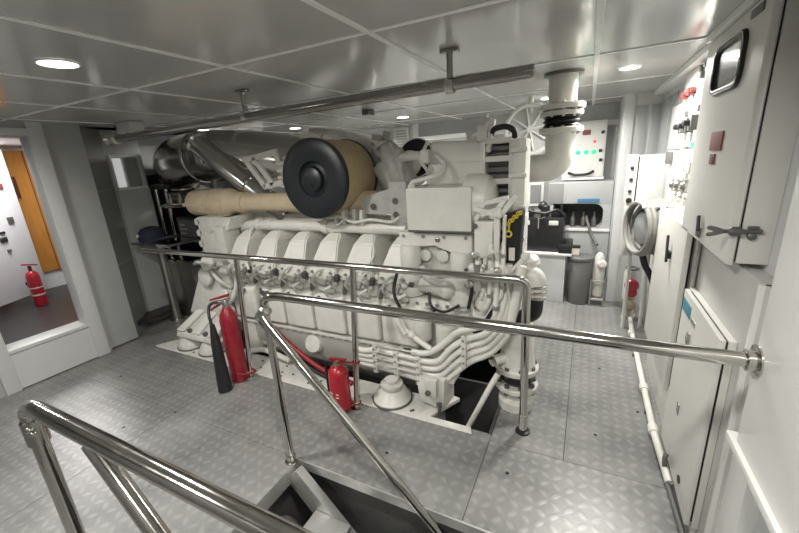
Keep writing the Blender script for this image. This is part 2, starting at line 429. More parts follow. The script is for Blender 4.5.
# stair under the hatch
g = thing('companion_ladder','pale metal stair going down through the hatch in the floor','stair',(-1.4,.9,-.4))
def stringer(yc, w=.028):
    a = V((-1.46,yc,-.02)); dv = V((.9,0,-.93)); up = V((.07,0,.068))
    return MB().hexa([a+up*-.9+V((0,-w,0)), a+dv-up*.9+V((0,-w,0)), a+dv-up*.9+V((0,w,0)), a-up*.9+V((0,w,0)), a+up*.5+V((0,-w,0)), a+dv+up*.5+V((0,-w,0)), a+dv+up*.5+V((0,w,0)), a+up*.5+V((0,w,0))],.004)
stringer(1.30).build('stringer','alu_plain',g); stringer(.48).build('stringer','alu_plain',g)
for i in range(4):
    cx = -1.18+.22*i; zt = -.22-.226*i
    MB().box((cx-.13,.51,zt-.035),(cx+.12,1.27,zt),.006).build('tread','alu_plain',g)
# pump and pipes in the bilge
g = thing('bilge_strainer','dark grey canister under the hatch beside the top of the stair','canister',(-1.40,1.08,-.95))
MB().lathe((-1.455,1.14,-.95),(0,0,1),[(.08,0),(.09,.02),(.09,.62),(.08,.66),(.05,.70),(0,.71)],24).build('body','grey_rubber',g)
MB().ring((-1.455,1.14,-.36),(0,0,1),.092,.010).build('clamp_band','stainless_dull',g)
g = thing('bilge_pump_unit','dark pump and hoses below the floor edge, right of the stair','pump',(-.75,1.25,-.95))
mb = MB(); mb.box((-.85,1.335,-.95),(-.35,1.40,-.35),.02); mb.build('casing','steel_dark',g)
mb = MB(); mb.cyl((-.2,1.2,-.55),(.2,1.2,-.55),.1,ch=.02); mb.build('motor','grey_rubber',g)
mb = MB(); mb.tube([(-.3,1.3,-.9),(-.35,1.25,-.4),(-.6,1.3,-.25),(-.9,1.3,-.3)],.02,10,.1); mb.tube([(-.2,1.2,-.9),(-.25,1.2,-.3),(0,1.3,-.2)],.016,10,.1); mb.each('hose','grey_rubber',g)

# ------------------------------------------------------------------ pipe under the ceiling
g = thing('lifting_rail','straight steel pipe hung under the ceiling above the engine','pipe',(-1.9,1.92,2.09))
MB().cyl((-3.58,1.92,2.06),(-.245,1.92,2.095),.030,n=18,ch=.003).build('pipe','pipe_steel',g)
for hx in (-.64,-2.05):
    h = MB().cyl((hx,1.92,2.10),(hx,1.92,2.24),.016,n=12).build('hanger','pipe_steel',g)
    mb = MB(); mb.box((hx-.045,1.90,2.232),(hx+.045,1.94,2.249),.003); mb.build('ceiling_plate','pipe_steel',h)
    mb = MB(); mb.cyl((hx-.02,1.92,2.085),(hx+.02,1.92,2.085),.036,n=18); mb.build('saddle','stainless',h)
MB().lathe((-3.58,1.92,2.06),(-1,0,0),[(.02,-.02),(.045,0),(.05,.03),(.04,.07),(.02,.09),(.045,.13),(.03,.15)],18).build('end_fitting','stainless_dull',g)
g = thing('ceiling_detector','small pale box with a round nozzle fixed under the ceiling over the window','detector',(-3.96,2.26,ZC))
mb = MB(); mb.box((-4.08,2.2,2.15),(-3.86,2.34,2.249),.015); mb.build('housing','wall_light',g)
mb = MB(); mb.lathe((-4.10,2.25,2.21),(-1,0,0),[(.03,0),(.035,.03),(0,.035)],16); mb.build('nozzle','black_rubber',g)
mb = MB(); mb.lathe((-3.96,2.24,2.15),(0,0,-1),[(.03,0),(.035,.02),(0,.04)],16); mb.build('lens','grey_rubber',g)

# ------------------------------------------------------------------ mirror-finish exhaust ducts
g = thing('exhaust_duct','large mirror-finish exhaust duct with a slimmer clamped branch, left of the air filter','duct',(-3.6,2.9,1.8))
PTS = fillet([V(p) for p in ((-4.75,3.75,1.50),(-4.60,2.95,1.86),(-3.7,2.90,1.93),(-2.7,3.05,1.80),(-2.1,3.1,1.62))],.55,10)
MB().tube(PTS,.27,40).build('casing','stainless_mirror',g)
mb = MB()
for i in (5,15):
    mb.ring(PTS[i],PTS[i+1]-PTS[i-1],.272,.011,44)
mb.each('seam_band','stainless',g)
mb = MB(); mb.box((-3.72,2.615,1.83),(-3.5,2.64,1.97),.008); mb.build('lagging_patch','stainless',g)
g2 = g
MB().tube([(-3.66,2.70,2.06),(-3.25,2.66,1.80),(-2.80,2.70,1.47),(-2.6,2.76,1.30)],.105,26,.1).build('branch_pipe','stainless_mirror',g2)
mb = MB(); mb.lathe((-3.63,2.695,2.045),(.41,-.04,-.26),[(.11,0),(.122,.01),(.122,.035),(.11,.045)],28); mb.lathe((-2.98,2.68,1.605),(.45,.04,-.33),[(.107,0),(.116,.01),(.116,.025),(.107,.035)],28); mb.each('clamp','stainless',g2)
mb = MB(); mb.cbox((-3.60,2.58,2.06),(.05,.03,.03),(0,.4,0),.004); mb.build('clamp_lug','stainless',g2)
MB().cyl((-3.65,2.575,2.06),(-3.53,2.575,2.02),.007,n=8).build('clamp_bolt','stainless',g2)
g = thing('upper_exhaust_pipe','second shiny duct just under the ceiling above the air filter','duct',(-2.4,3.6,1.95))
MB().tube([(-3.3,4.1,2.08),(-2.55,3.72,2.0),(-2.05,3.6,1.85),(-1.9,3.5,1.6)],.14,26,.25).build('pipe','stainless_mirror',g)
MB().ring((-2.75,3.82,2.02),(.75,-.38,-.08),.142,.01).build('seam_band','stainless',g)

# ------------------------------------------------------------------ equipment rack behind the engine's left end
g = thing('equipment_rack','dark open rack of black equipment between the left wall and the engine','rack',(-4.45,2.9,0))
for (ax,ay) in ((-4.69,2.80),(-4.50,2.80)): MB().cyl((ax,ay,0),(ax,ay,1.60),.024,n=14).build('post','stainless',g)
for (ax,ay) in ((-3.7,2.85),(-3.7,3.4),(-4.9,3.4)): MB().box((ax-.02,ay-.02,0),(ax+.02,ay+.02,1.7)).build('post','steel_dark',g)
for zz in (.55,.98,1.38): MB().box((-4.5,3.0 if zz<.8 else 2.68,zz),(-3.62,3.4,zz+.025),.003).build('shelf','stainless_dull',g)
MB().box((-4.74,2.76,1.58),(-4.44,2.86,1.64),.01).build('top_bracket','black_paint',g)
MB().box((-5.0,3.42,0),(-3.5,3.46,1.75)).build('back_plate','black_paint',g)
MB().box((-5.03,2.78,0),(-5.0,3.42,1.75)).build('side_plate','black_paint',g)
GE = 'equipment on the dark rack'
for (x0,x1,z0,z1,nm,lb) in ((-4.30,-3.92,1.005,1.26,'control_box','grey fronted black box on the rack shelf behind the navy cap'),(-3.86,-3.56,1.005,1.20,'control_box','smaller black box on the rack shelf close to the engine block'),(-4.3,-3.95,1.405,1.55,'control_box','upper black box on the top rack shelf under the shiny duct'),(-4.35,-3.7,.575,.85,'control_box','lowest black box on the rack below the handrail')):
    yo = .32 if z0 < .6 else .02
    t = thing(nm,lb,'control box',((x0+x1)/2,3.0,z0),GE)
    MB().box((x0,2.70+yo,z0),(x1,3.2,z1),.012).build('case','black_paint',t)
    f = MB().box((x0+.03,2.69+yo,z0+.03),(x1-.03,2.702+yo,z1-.03),.003).build('front_panel','steel_dark',t)
    mb = MB()
    for i in range(3): mb.box((x0+.05,2.685+yo,z0+.06+i*.05),(x0+.05+.1+.03*(i%2),2.692+yo,z0+.075+i*.05))
    mb.each('display_line','wall_grey_dark',f)
t = thing('valve_manifold','row of small steel valves with a pipe along the rack behind the tan pipe','valve',(-3.9,2.72,1.40))
MB().cyl((-4.30,2.64,1.40),(-3.62,2.60,1.42),.028,n=14).build('pipe','stainless',t)
for i in range(4):
    b = MB().lathe((-4.2+.17*i,2.645,1.42),(0,0,1),[(.02,0),(.03,.02),(.03,.06),(.012,.065),(.012,.11)],14).build('valve_body','brass',t)
    MB().lathe((-4.2+.17*i,2.645,1.53),(0,0,1),[(.025,0),(.03,.008),(.025,.016)],12).build('handwheel','steel_dark',b)
# stainless tank and stanchion left of the engine
t = thing('stainless_tank','dull stainless box tank standing on the floor at the left end of the engine','tank',(-4.4,2.8,0))
MB().box((-4.66,2.66,0),(-4.13,2.95,.73),.012).build('body','stainless_dull',t)
MB().box((-4.675,2.645,.725),(-4.115,2.96,.75),.005).build('lid','stainless',t)
t = thing('floor_stanchion','upright stainless post in front of the dull tank at the left','post',(-4.45,2.55,0))
MB().cyl((-4.47,2.56,0),(-4.47,2.56,1.02),.05,n=20,ch=.004).build('tube','stainless_dull',t)
MB().lathe((-4.47,2.56,0),(0,0,1),[(.075,0),(.075,.012),(.05,.016)],20).build('foot_flange','stainless_dull',t)
MB().box((-4.50,2.28,1.015),(-3.85,2.62,1.045),.004).build('shelf_top','stainless',t)
# navy cap on the shelf
t = thing('navy_cap','dark navy cap lying on the steel shelf at the left end of the handrail','cap',(-4.28,2.42,1.045))
mb = MB()
mb.lathe((-4.32,2.42,1.046),(0.05,0,1),[(.135,0),(.14,.04),(.13,.095),(.10,.135),(.05,.155),(0,.16)],28); mb.build('crown','navy_cloth',t)
mb = MB(); P = []
for i in range(11):
    a = -1.1+2.2*i/10; P.append((-4.32+.12*math.cos(a)+.30*max(0,math.cos(a)), 2.42+.135*math.sin(a), 1.05+.05*math.cos(a)))
mb.prism(P,(0,0,.022),.003,1); mb.build('peak','navy_cloth',t)
MB().lathe((-4.345,2.285,1.12),(-.05,-1,.3),[(.018,0),(.018,.006),(0,.008)],14).build('badge','label_pale',t)

# ------------------------------------------------------------------ engine bed
t = thing('engine_bed','white painted steel bed plate under the engine feet','engine bed',(-2.3,2.4,0))
mb = MB(); mb.prism([(-4.0,1.995,-.02),(-.97,1.975,-.02),(-.80,2.24,-.02),(-3.85,2.26,-.02)],(0,0,.028),.003,1)
mb.box((-3.95,2.22,-.02),(-3.45,3.5,.006)); mb.build('front_plate','white_worn',t)
MB().prism([(-.90,1.975,-.02),(-.56,1.975,-.02),(-.58,2.03,-.02),(-.88,2.03,-.02)],(0,0,.027),.002,1).build('edge_strip','white_paint',t)
MB().prism([(-.97,1.976,-.02),(-.90,1.976,-.02),(-.74,2.30,-.02),(-.82,2.32,-.02)],(0,0,.03),.002,1).build('edge_strip','white_paint',t)
mb = MB()
for i in range(26):
    px = -3.85+2.9*random.random(); py = 2.02+.18*random.random()
    mb.lathe((px,py,.008),(0,0,1),[(.010,0),(.010,.008)],6)
mb.each('bolt','steel_dark',t)
mb = MB(); mb.box((-.97,2.04,-.95),(-.46,2.06,-.03)); mb.box((-.97,2.6,-.9),(-.46,2.62,-.03)); mb.box((-.47,2.04,-.9),(-.45,2.62,-.03)); mb.each('bilge_side','bilge_wall',t)
t = thing('drain_pipe','thin white pipe slanting down into the dark bilge opening by the flanged pipe','pipe',(-.56,2.2,0))
MB().tube([(-.43,2.22,.36),(-.48,2.2,.26),(-.66,2.12,-.16),(-.7,2.1,-.3)],.019,12,.04).build('pipe','white_paint',t)
MB().lathe((-.44,2.217,.34),(.3,.1,.9),[(.026,0),(.026,.03)],6).build('union_nut','stainless',t)
# ------------------------------------------------------------------ the engine
E = thing('marine_engine','large white vee-type marine diesel engine filling the middle of the room','engine',(-2.1,2.8,0))
X0, X1 = -3.02, -1.17
# crankcase with sloping sides
MB().prism([(X0,2.30,.36),(X0,2.28,.80),(X0,2.36,.94),(X0,2.62,.98),(X0,2.75,1.10),(X0,2.95,1.10),(X0,3.1,.98),(X0,3.3,.94),(X0,3.36,.8),(X0,3.34,.36)],(X1-X0,0,0),.012).build('crankcase','white_worn',E)
s = MB().prism([(X0+.12,2.27,.37),(X0+.12,2.275,.24),(X0+.12,2.32,.06),(X0+.12,2.48,-.12),(X0+.12,3.1,-.12),(X0+.12,3.3,.25),(X0+.12,3.32,.37)],(X1-X0-.12,0,0),.05,4).build('oil_sump','sump_grey',E)
mb = MB(); mb.lathe((-2.06,2.33,.225),(.05,-1,.30),[(.085,0),(.085,.07),(.075,.085),(.0,.09)],26); mb.build('sump_cover','white_worn',s)
MB().tube([(-2.6,2.25,.42),(-2.35,2.22,.25),(-1.95,2.18,.06),(-1.6,2.15,.02)],.022,12,.2).build('sump_hose','red_dark',s)
MB().tube([(-2.68,2.24,.42),(-2.45,2.20,.25),(-2.05,2.16,.06),(-1.7,2.13,.0)],.016,12,.2).build('sump_hose','black_rubber',s)
mb = MB(); mb.box((X0+.05,2.25,.35),(X1,2.42,.372),.004)
for i in range(22): mb.lathe((X0+.1+i*.08,2.262,.35),(0,0,-1),[(.010,0),(.010,.014)],6)
mb.build('sump_flange','white_worn',E)
pitch = .322; xs = [-2.79+pitch*i for i in range(6)]
# near bank: one set of parts per cylinder (built once, then copied)
def cyl_parts(x0):
    pc = MB().hexa([(x0-.150,2.235,.40),(x0+.150,2.235,.40),(x0+.150,2.32,.40),(x0-.150,2.32,.40),(x0-.145,2.225,.70),(x0+.145,2.225,.70),(x0+.145,2.32,.76),(x0-.145,2.32,.76)],.022,3).build('side_cover','white_paint',E)
    mb = MB(); mb.box((x0-.07,2.205,.67),(x0+.05,2.235,.70),.005); mb.cyl((x0-.05,2.20,.685),(x0-.05,2.20,.735),.012,n=10); mb.cyl((x0+.03,2.20,.685),(x0+.03,2.20,.72),.009,n=8); mb.build('clamp','steel_dark',pc)
    mb = MB(); mb.hexa([(x0-.145,2.25,.77),(x0+.145,2.25,.77),(x0+.145,2.75,.80),(x0-.145,2.75,.80),(x0-.145,2.29,.93),(x0+.145,2.29,.93),(x0+.145,2.72,1.0),(x0-.145,2.72,1.0)],.012)
    h = mb.build('cylinder_head','cast_paint',E)
    mb = MB()
    for q in (-.11,-.04,.04,.11):
        mb.cyl((x0+q,2.262,.83),(x0+q,2.225,.845),.014,n=8)
    mb.cyl((x0+.08,2.27,.86),(x0+.08,2.20,.90),.022,n=12); mb.sphere((x0+.08,2.20,.90),.026,n=10)
    mb.tube([(x0-.1,2.24,.80),(x0-.1,2.19,.86),(x0-.05,2.21,.94),(x0,2.28,.95)],.011,8,.03); mb.tube([(x0+.02,2.23,.73),(x0+.03,2.18,.80),(x0+.10,2.19,.84)],.012,8,.03); mb.cbox((x0-.02,2.235,.86),(.08,.05,.05),(0.2,.3,0),.006); mb.cbox((x0+.02,2.232,.79),(.14,.03,.035),(0,.1,0),.006)
    mb.each('injector_fitting','cast_paint',h)
    mb = MB(); mb.cbox((x0+.115,2.245,.885),(.035,.04,.06),(.2,.3,0),.006); mb.cbox((x0-.13,2.235,.80),(.025,.03,.08),(0,.3,0),.005); mb.each('dark_clip','steel_dark',h)
    mb = MB()
    L = [(.885,.150,.115,2.245,2.69),(.94,.145,.115,2.25,2.69),(1.15,.070,.105,2.335,2.66),(1.205,.045,.075,2.42,2.58)]
    rg = [[mb.bm.verts.new((x0-.01+sx,yy,zz)) for sx,yy in ((-wl,ya),(wr,ya),(wr,yb),(-wl,yb))] for zz,wl,wr,ya,yb in L]
    mb.bm.faces.new(rg[0][::-1]); mb.bm.faces.new(rg[-1])
    for A_,B_ in zip(rg,rg[1:]):
        for q in range(4): mb.bm.faces.new((A_[q],A_[(q+1)%4],B_[(q+1)%4],B_[q]))
    bmesh.ops.bevel(mb.bm,geom=mb.bm.edges[:],offset=.010,segments=2,affect='EDGES',clamp_overlap=True)
    c = mb.build('rocker_cover','white_paint',E,ang=14)
    mb = MB()
    for q, zz, yy in ((-.12,.925,2.25),(.06,.925,2.25)): mb.cyl((x0+q,yy+.01,zz),(x0+q,yy-.018,zz),.011,n=6)
    mb.each('cover_bolt','bolt',c)
    mb = MB(); mb.box((x0-.165,2.24,.875),(x0+.115,2.69,.895),.005); mb.build('gasket','cast_paint',c)
    return [pc,h,c]
proto = cyl_parts(xs[0])
for x in xs[1:]:
    for o in proto:
        c = copy_tree(o, E); c.location.x += x-xs[0]
# far bank, mostly hidden
for i in range(6):
    x0 = xs[i]
    MB().prism([(x0-.135,3.33,.93),(x0-.135,3.3,1.05),(x0-.135,3.2,1.19),(x0-.135,3.02,1.21),(x0-.135,2.94,1.0)],(.235,0,0),.03,3).build('rocker_cover','white_paint',E)
MB().box((X0,2.68,1.05),(X1,3.0,1.32),.03).build('intake_manifold','white_worn',E)
# coolant rail above the near bank
r = MB().tube([(-2.95,2.52,1.20),(-2.82,2.48,1.245),(-2.4,2.48,1.25),(-1.17,2.45,1.25)],.046,18,.06).build('coolant_rail','white_paint',E)
mb = MB()
for qx, rr in ((-2.72,.058),(-2.60,.052),(-1.95,.066),(-1.88,.06),(-1.30,.055)): mb.lathe((qx,2.478,1.25),(1,0,0),[(rr-.006,0),(rr,.006),(rr,.05),(rr-.006,.056)],22)
mb.each('coupling','white_paint',r)
mb = MB(); mb.tube([(-2.73,2.43,1.25),(-2.72,2.38,1.2),(-2.69,2.24,1.0),(-2.62,2.2,.9)],.012,10,.08); mb.tube([(-1.42,2.36,1.16),(-1.36,2.26,1.08),(-1.46,2.22,.95)],.01,8,.05); mb.each('leak_pipe','white_paint',E)
# tan lagged exhaust manifold
l = MB().lathe((-3.68,2.55,1.445),(1,0,0),[(.0,0),(.10,.005),(.128,.05),(.132,.30),(.125,.33),(.137,.36),(.137,.52),(.128,.60),(.098,.68),(.098,.76),(.085,.80),(.083,.86),(.083,1.5),(.088,1.52),(.088,1.6),(.083,1.62),(.083,2.3)],34).build('lagged_manifold','lagging',E)
mb = MB()
mb.box((-3.67,2.415,1.425),(-3.36,2.425,1.445),.003)
for q in (-3.33,-3.12): mb.ring((q,2.55,1.445),(1,0,0),.134,.006)
mb.ring((-2.90,2.55,1.445),(1,0,0),.091,.008); mb.each('lagging_seam','lagging',l)
# flywheel end: housing with a wavy edge, block, gearbox, foot
mb = MB(); mb.box((-3.42,2.36,.55),(-2.98,3.25,1.33),.02)
for i in range(7): mb.cyl((-3.42,2.36,.62+.11*i),(-3.42,2.52,.62+.11*i),.035,n=12)
mb.build('flywheel_housing','white_worn',E)
mb = MB(); mb.box((-3.10,2.27,.93),(-2.95,2.45,1.26),.02); mb.box((-3.22,2.28,1.0),(-3.06,2.4,1.19),.015); mb.hexa([(-3.2,2.3,1.22),(-2.93,2.3,1.22),(-2.93,2.6,1.22),(-3.2,2.6,1.22),(-3.08,2.36,1.33),(-2.93,2.36,1.33),(-2.93,2.55,1.33),(-3.08,2.55,1.33)],.01); mb.build('end_housing','cast_paint',E)
gb = MB().hexa([(-3.62,2.20,.35),(-3.05,2.20,.35),(-3.05,2.7,.35),(-3.62,2.7,.35),(-3.34,2.24,.86),(-2.98,2.24,.86),(-2.98,2.7,.86),(-3.34,2.7,.86)],.03,3).build('mount_bracket','white_worn',E)
fc = MB().hexa([(-3.68,2.05,.145),(-3.08,2.05,.145),(-3.08,2.36,.145),(-3.68,2.36,.145),(-3.66,2.06,.20),(-3.10,2.06,.20),(-3.10,2.36,.20),(-3.66,2.36,.20)],.012,2).build('foot_casting','white_paint',gb)
MB().hexa([(-3.65,2.08,.195),(-3.10,2.08,.195),(-3.10,2.36,.195),(-3.65,2.36,.195),(-3.46,2.22,.40),(-3.02,2.22,.40),(-3.02,2.36,.40),(-3.46,2.36,.40)],.012,2).build('foot_web','white_worn',fc)
mb = MB()
for q in (0,.5,1):
    a = V((-3.61+.47*q,2.085,.195)); b = V((-3.42+.36*q,2.215,.405)); w = V((.055,0,0)); up = V((0,-.03,.02))
    mb.hexa([a-w,a+w,b+w,b-w,a-w+up,a+w+up,b+w+up*.4,b-w+up*.4],.008)
mb.each('foot_rib','white_paint',fc)
mb = MB()
for q in (.25,.75): 
    a = V((-3.60+.47*q,2.068,.225)); mb.cyl(a,a+V((0,.03,0)),.022,n=10)
mb.each('foot_bolt','steel_dark',fc)
for q in (-3.60,-3.27):
    m_ = MB().lathe((q,2.15,.008),(0,0,1),[(.13,0),(.135,.02),(.12,.06),(.09,.11),(.06,.135)],26).build('rubber_mount','white_worn',E)
    MB().lathe((q,2.15,.006),(0,0,1),[(.142,0),(.142,.014)],26).build('mount_base','steel_dark',m_)
mb = MB()
for a,b,c in (((-3.35,2.2,.9),(-3.2,2.13,.95),(-3.05,2.2,.88)),((-3.1,2.18,.86),(-2.95,2.12,.80),(-2.9,2.2,.7))): mb.tube([a,b,c],.016,8,.05)
mb.lathe((-3.1,2.2,.93),(.2,-1,.3),[(.06,0),(.07,.02),(.07,.06),(.03,.07)],16); mb.lathe((-3.22,2.21,.78),(0,-1,.1),[(.09,0),(.09,.03),(.06,.05)],20)
mb.build('starter_fitting','cast_paint',E)
mb = MB(); mb.tube([(-2.95,2.2,.55),(-2.85,2.15,.6),(-2.8,2.2,.75),(-2.85,2.22,.86)],.02,8,.06); mb.cyl((-2.92,2.24,.62),(-2.92,2.12,.66),.05,n=16,ch=.01); mb.cyl((-2.99,2.23,.46),(-2.99,2.12,.47),.06,n=16,ch=.01); mb.box((-3.04,2.2,.70),(-2.9,2.3,.82),.012); mb.build('fuel_pump','cast_paint',E)
mb = MB(); mb.box((-2.9,2.27,.02),(-2.75,2.4,.36),.01); mb.box((-2.75,2.3,.1),(-2.5,2.4,.16),.01); mb.tube([(-2.95,2.2,.03),(-2.6,2.2,.12),(-2.3,2.2,.06)],.025,10,.06); mb.build('bed_stay','white_worn',E)
# air filters
a0 = V((-1.835,2.25,1.647)); ax = V((0,1,-.005)).normalized()
f = MB().lathe(a0, ax, [(.20,.045),(.285,.05),(.289,.06),(.289,.44),(.28,.45)],56).build('air_filter','filter_felt',E)
mb = MB(); mb.lathe(a0, ax, [(0,-.022),(.06,-.02),(.085,-.01),(.095,.02),(.118,.03),(.128,.022),(.134,.006),(.20,.0),(.283,.0),(.294,.006),(.296,.05),(.287,.058)],64); 
cp = mb.build('end_cap','filter_cap',f)
mb = MB(); mb.cbox(a0+ax*-.028+V((.0,0,-.045)),(.025,.012,.012),(0,.5,0),.003); mb.cbox(a0+ax*-.028+V((-.008,0,-.04)),(.018,.012,.012),(0,-.6,0),.003); mb.build('wing_mark','black_rubber',cp)
MB().lathe(a0+ax*.445, ax, [(.285,0),(.296,.006),(.296,.018),(.27,.026),(.15,.05)],56).build('rear_rim','black_rubber',f)
f2 = MB().lathe((-1.29,2.92,1.755),(.05,-.85,.1),[(.15,-.3),(.158,-.28),(.158,-.03),(.15,-.02)],40).build('air_filter','black_rubber',E)
MB().ring((-1.29,2.72+.2,1.755),(.05,-.85,.1),.159,.005).build('filter_band','white_paint',f2)
MB().lathe((-1.33,2.885,1.715),(.05,-.85,.1),[(.10,-.03),(.105,0),(.06,.06),(.03,.065)],28).build('filter_hub','white_worn',f2)
# turbocharger housing behind the near filter
mb = MB()
mb.lathe((-1.52,2.82,1.66),(.10,.98,0),[(.15,-.07),(.21,-.04),(.23,.02),(.20,.08),(.1,.14)],30)
mb.tube([(-1.46,2.74,1.88),(-1.40,2.72,1.78),(-1.32,2.70,1.64),(-1.24,2.70,1.50)],[.06,.095,.11,.09],18)
mb.tube([(-1.50,2.70,1.70),(-1.42,2.68,1.62),(-1.36,2.68,1.46)],[.07,.08,.07],14)
mb.lathe((-1.47,2.74,1.86),(-.35,-.1,.8),[(.05,0),(.085,.01),(.085,.035),(.05,.045)],18)
mb.lathe((-1.25,2.70,1.56),(.4,0,-.8),[(.10,0),(.125,.01),(.125,.035),(.09,.045)],22)
tb = mb.build('turbocharger','cast_shaded',E)
mb = MB(); mb.cbox((-1.50,2.70,1.925),(.10,.05,.05),(0,.25,0),.008); mb.cbox((-1.40,2.68,1.935),(.07,.06,.06),(0,.25,0),.01); mb.cyl((-1.38,2.66,1.88),(-1.30,2.66,1.73),.022,n=10); mb.tube([(-1.34,2.64,1.82),(-1.28,2.62,1.74),(-1.27,2.62,1.6),(-1.22,2.62,1.5)],.03,10,.04); mb.sphere((-1.30,2.64,1.80),.045,n=12); mb.build('wastegate','cast_shaded',tb)
mb = MB(); mb.hexa([(-1.55,2.45,1.36),(-1.28,2.45,1.36),(-1.28,2.5,1.36),(-1.55,2.5,1.36),(-1.55,2.45,1.48),(-1.20,2.45,1.58),(-1.20,2.5,1.58),(-1.55,2.5,1.48)],.008); mb.box((-1.3,2.44,1.28),(-1.16,2.52,1.6),.01); br = mb.build('turbo_bracket','cast_shaded',E)
mb = MB()
for q in ((-1.44,1.42),(-1.25,1.46),(-1.25,1.36)): mb.lathe((q[0],2.438,q[1]),(0,-1,0),[(.024,0),(.024,.004)],16)
mb.each('bracket_hole','steel_dark',br)
mb = MB(); mb.tube([(-1.85,2.4,1.33),(-1.7,2.36,1.36),(-1.6,2.38,1.30),(-1.45,2.4,1.33),(-1.25,2.38,1.31),(-1.18,2.36,1.36)],.012,8,.05); mb.tube([(-1.78,2.4,1.36),(-1.74,2.36,1.28),(-1.66,2.38,1.34)],.01,8,.03)
for q in (-1.72,-1.62,-1.55): mb.box((q,2.4,1.28),(q+.03,2.46,1.40),.004)
mb.each('harness_cable','cast_paint',E)
# filter support bracket, left of the cap
mb = MB()
def bar(p, q, w=.03, t=.05):
    p = V(p); q = V(q); dv = (q-p); L = dv.length; M_ = Matrix.Translation((p+q)/2) @ dv.to_track_quat('Z','Y').to_matrix().to_4x4()
    mb.box((-w/2,-t/2,-L/2),(w/2,t/2,L/2),.004,1,M_)
bar((-2.82,2.55,1.83),(-2.62,2.55,1.58)); bar((-2.72,2.55,1.84),(-2.52,2.55,1.60)); bar((-2.83,2.55,1.83),(-2.42,2.55,1.88)); bar((-2.64,2.55,1.585),(-2.40,2.55,1.62)); bar((-2.45,2.55,1.89),(-2.36,2.55,1.64)); bar((-2.5,2.6,1.8),(-2.3,2.6,1.82))
for q in (1.66,1.72,1.78): mb.cyl((-2.42,2.52,q),(-2.3,2.52,q),.018,n=8)
mb.build('filter_bracket','white_worn',E)
# charge cooler box with domed end, expansion tank over it
bx = MB().hexa([(-1.075,2.25,1.285),(-.63,2.25,1.285),(-.63,2.62,1.285),(-1.075,2.62,1.285),(-1.075,2.25,1.565),(-.63,2.25,1.565),(-.63,2.62,1.565),(-1.075,2.62,1.565)],.012,2).build('charge_cooler','white_paint',E)
MB().lathe((-.70,2.44,1.455),(1,0,0),[(.178,0),(.178,.10),(.165,.145),(.12,.175),(.06,.188),(0,.19)],34).build('cooler_dome','white_paint',bx)
MB().box((-1.07,2.252,1.272),(-.60,2.62,1.288),.003).build('cooler_gasket','steel_dark',bx)
tk = MB().hexa([(-1.02,2.46,1.56),(-.62,2.46,1.56),(-.62,2.85,1.56),(-1.02,2.85,1.56),(-.985,2.5,1.86),(-.60,2.5,1.84),(-.60,2.85,1.84),(-.985,2.85,1.86)],.03,3).build('expansion_tank','white_paint',E)
MB().hexa([(-1.015,2.478,1.705),(-.607,2.478,1.70),(-.607,2.86,1.70),(-1.015,2.86,1.705),(-1.015,2.478,1.72),(-.607,2.478,1.715),(-.607,2.86,1.715),(-1.015,2.86,1.72)],.003).build('tank_seam','white_worn',tk)
mb = MB(); mb.lathe((-.70,2.56,1.84),(0,0,1),[(.04,0),(.04,.03),(.05,.035),(.05,.06),(.02,.065)],18); mb.build('filler_cap','white_worn',tk)
mb = MB(); mb.tube([(-1.05,2.3,1.565),(-1.05,2.3,1.60),(-.95,2.32,1.62),(-.86,2.38,1.64),(-.86,2.45,1.70),(-.93,2.46,1.76)],.016,12,.05); mb.lathe((-1.05,2.3,1.565),(0,0,1),[(.026,0),(.026,.02)],6); mb.build('vent_pipe','white_paint',E)
mb = MB(); mb.tube([(-1.02,2.5,1.6),(-.98,2.44,1.66),(-1.04,2.42,1.74),(-1.0,2.5,1.86)],.012,10,.04); mb.tube([(-1.25,2.6,1.76),(-1.1,2.5,1.77),(-1.0,2.5,1.75)],.035,12,.05); mb.cbox((-1.0,2.45,1.76),(.06,.06,.09),bev=.01); mb.build('breather','white_worn',E)
# front housing beneath the cooler
mb = MB(); mb.prism([(-1.17,2.30,1.26),(-.64,2.30,1.26),(-.64,2.30,1.12),(-.70,2.30,1.12),(-.78,2.30,1.12),(-.84,2.30,1.165),(-.90,2.30,1.175),(-1.03,2.30,1.175),(-1.03,2.30,1.13),(-1.16,2.30,1.13)][::-1],(0,.5,0),.012); h = mb.build('front_housing','white_paint',E)
mb = MB(); mb.lathe((-.875,2.30,1.215),(0,-1,0),[(.018,0),(.018,.008),(.008,.012)],14); mb.lathe((-1.1,2.30,1.15),(0,-1,0),[(.02,0),(.02,.006)],14); mb.each('plug','stainless',h)
for cx, zb in ((-1.085,.79),(-.715,.76)):
    c = MB().lathe((cx,2.31,zb),(0,0,1),[(.05,0),(.085,.03),(.088,.08),(.075,.10),(.07,.20),(.072,.24),(.078,.25),(.078,.34),(.07,.38)],26).build('riser_pipe','white_paint',E)
    MB().lathe((cx,2.31,zb+.02),(0,0,1),[(.09,0),(.095,.01),(.095,.06),(.09,.07)],26).build('collar','white_worn',c)
mb = MB(); mb.box((-1.03,2.36,.96),(-.79,2.5,1.16),.02)
for q in (-.98,-.85): mb.lathe((q,2.37,1.09),(0,-1,.1),[(.04,0),(.04,.05),(.02,.055)],18)
mb.tube([(-1.0,2.3,1.0),(-.93,2.22,.97),(-.85,2.24,.92),(-.78,2.3,.93)],.03,12,.05); mb.cyl((-1.0,2.28,.90),(-.80,2.24,.88),.055,n=18,ch=.012); mb.sphere((-.80,2.24,.88),.06,n=14)
mb.build('thermostat_housing','cast_paint',E)
MB().hexa([(-1.22,2.42,.20),(-.95,2.42,.20),(-.95,3.2,.20),(-1.22,3.2,.20),(-1.22,2.36,1.06),(-.58,2.36,1.06),(-.58,3.2,1.06),(-1.22,3.2,1.06)],.03,3).build('gear_case','cast_shaded',E)
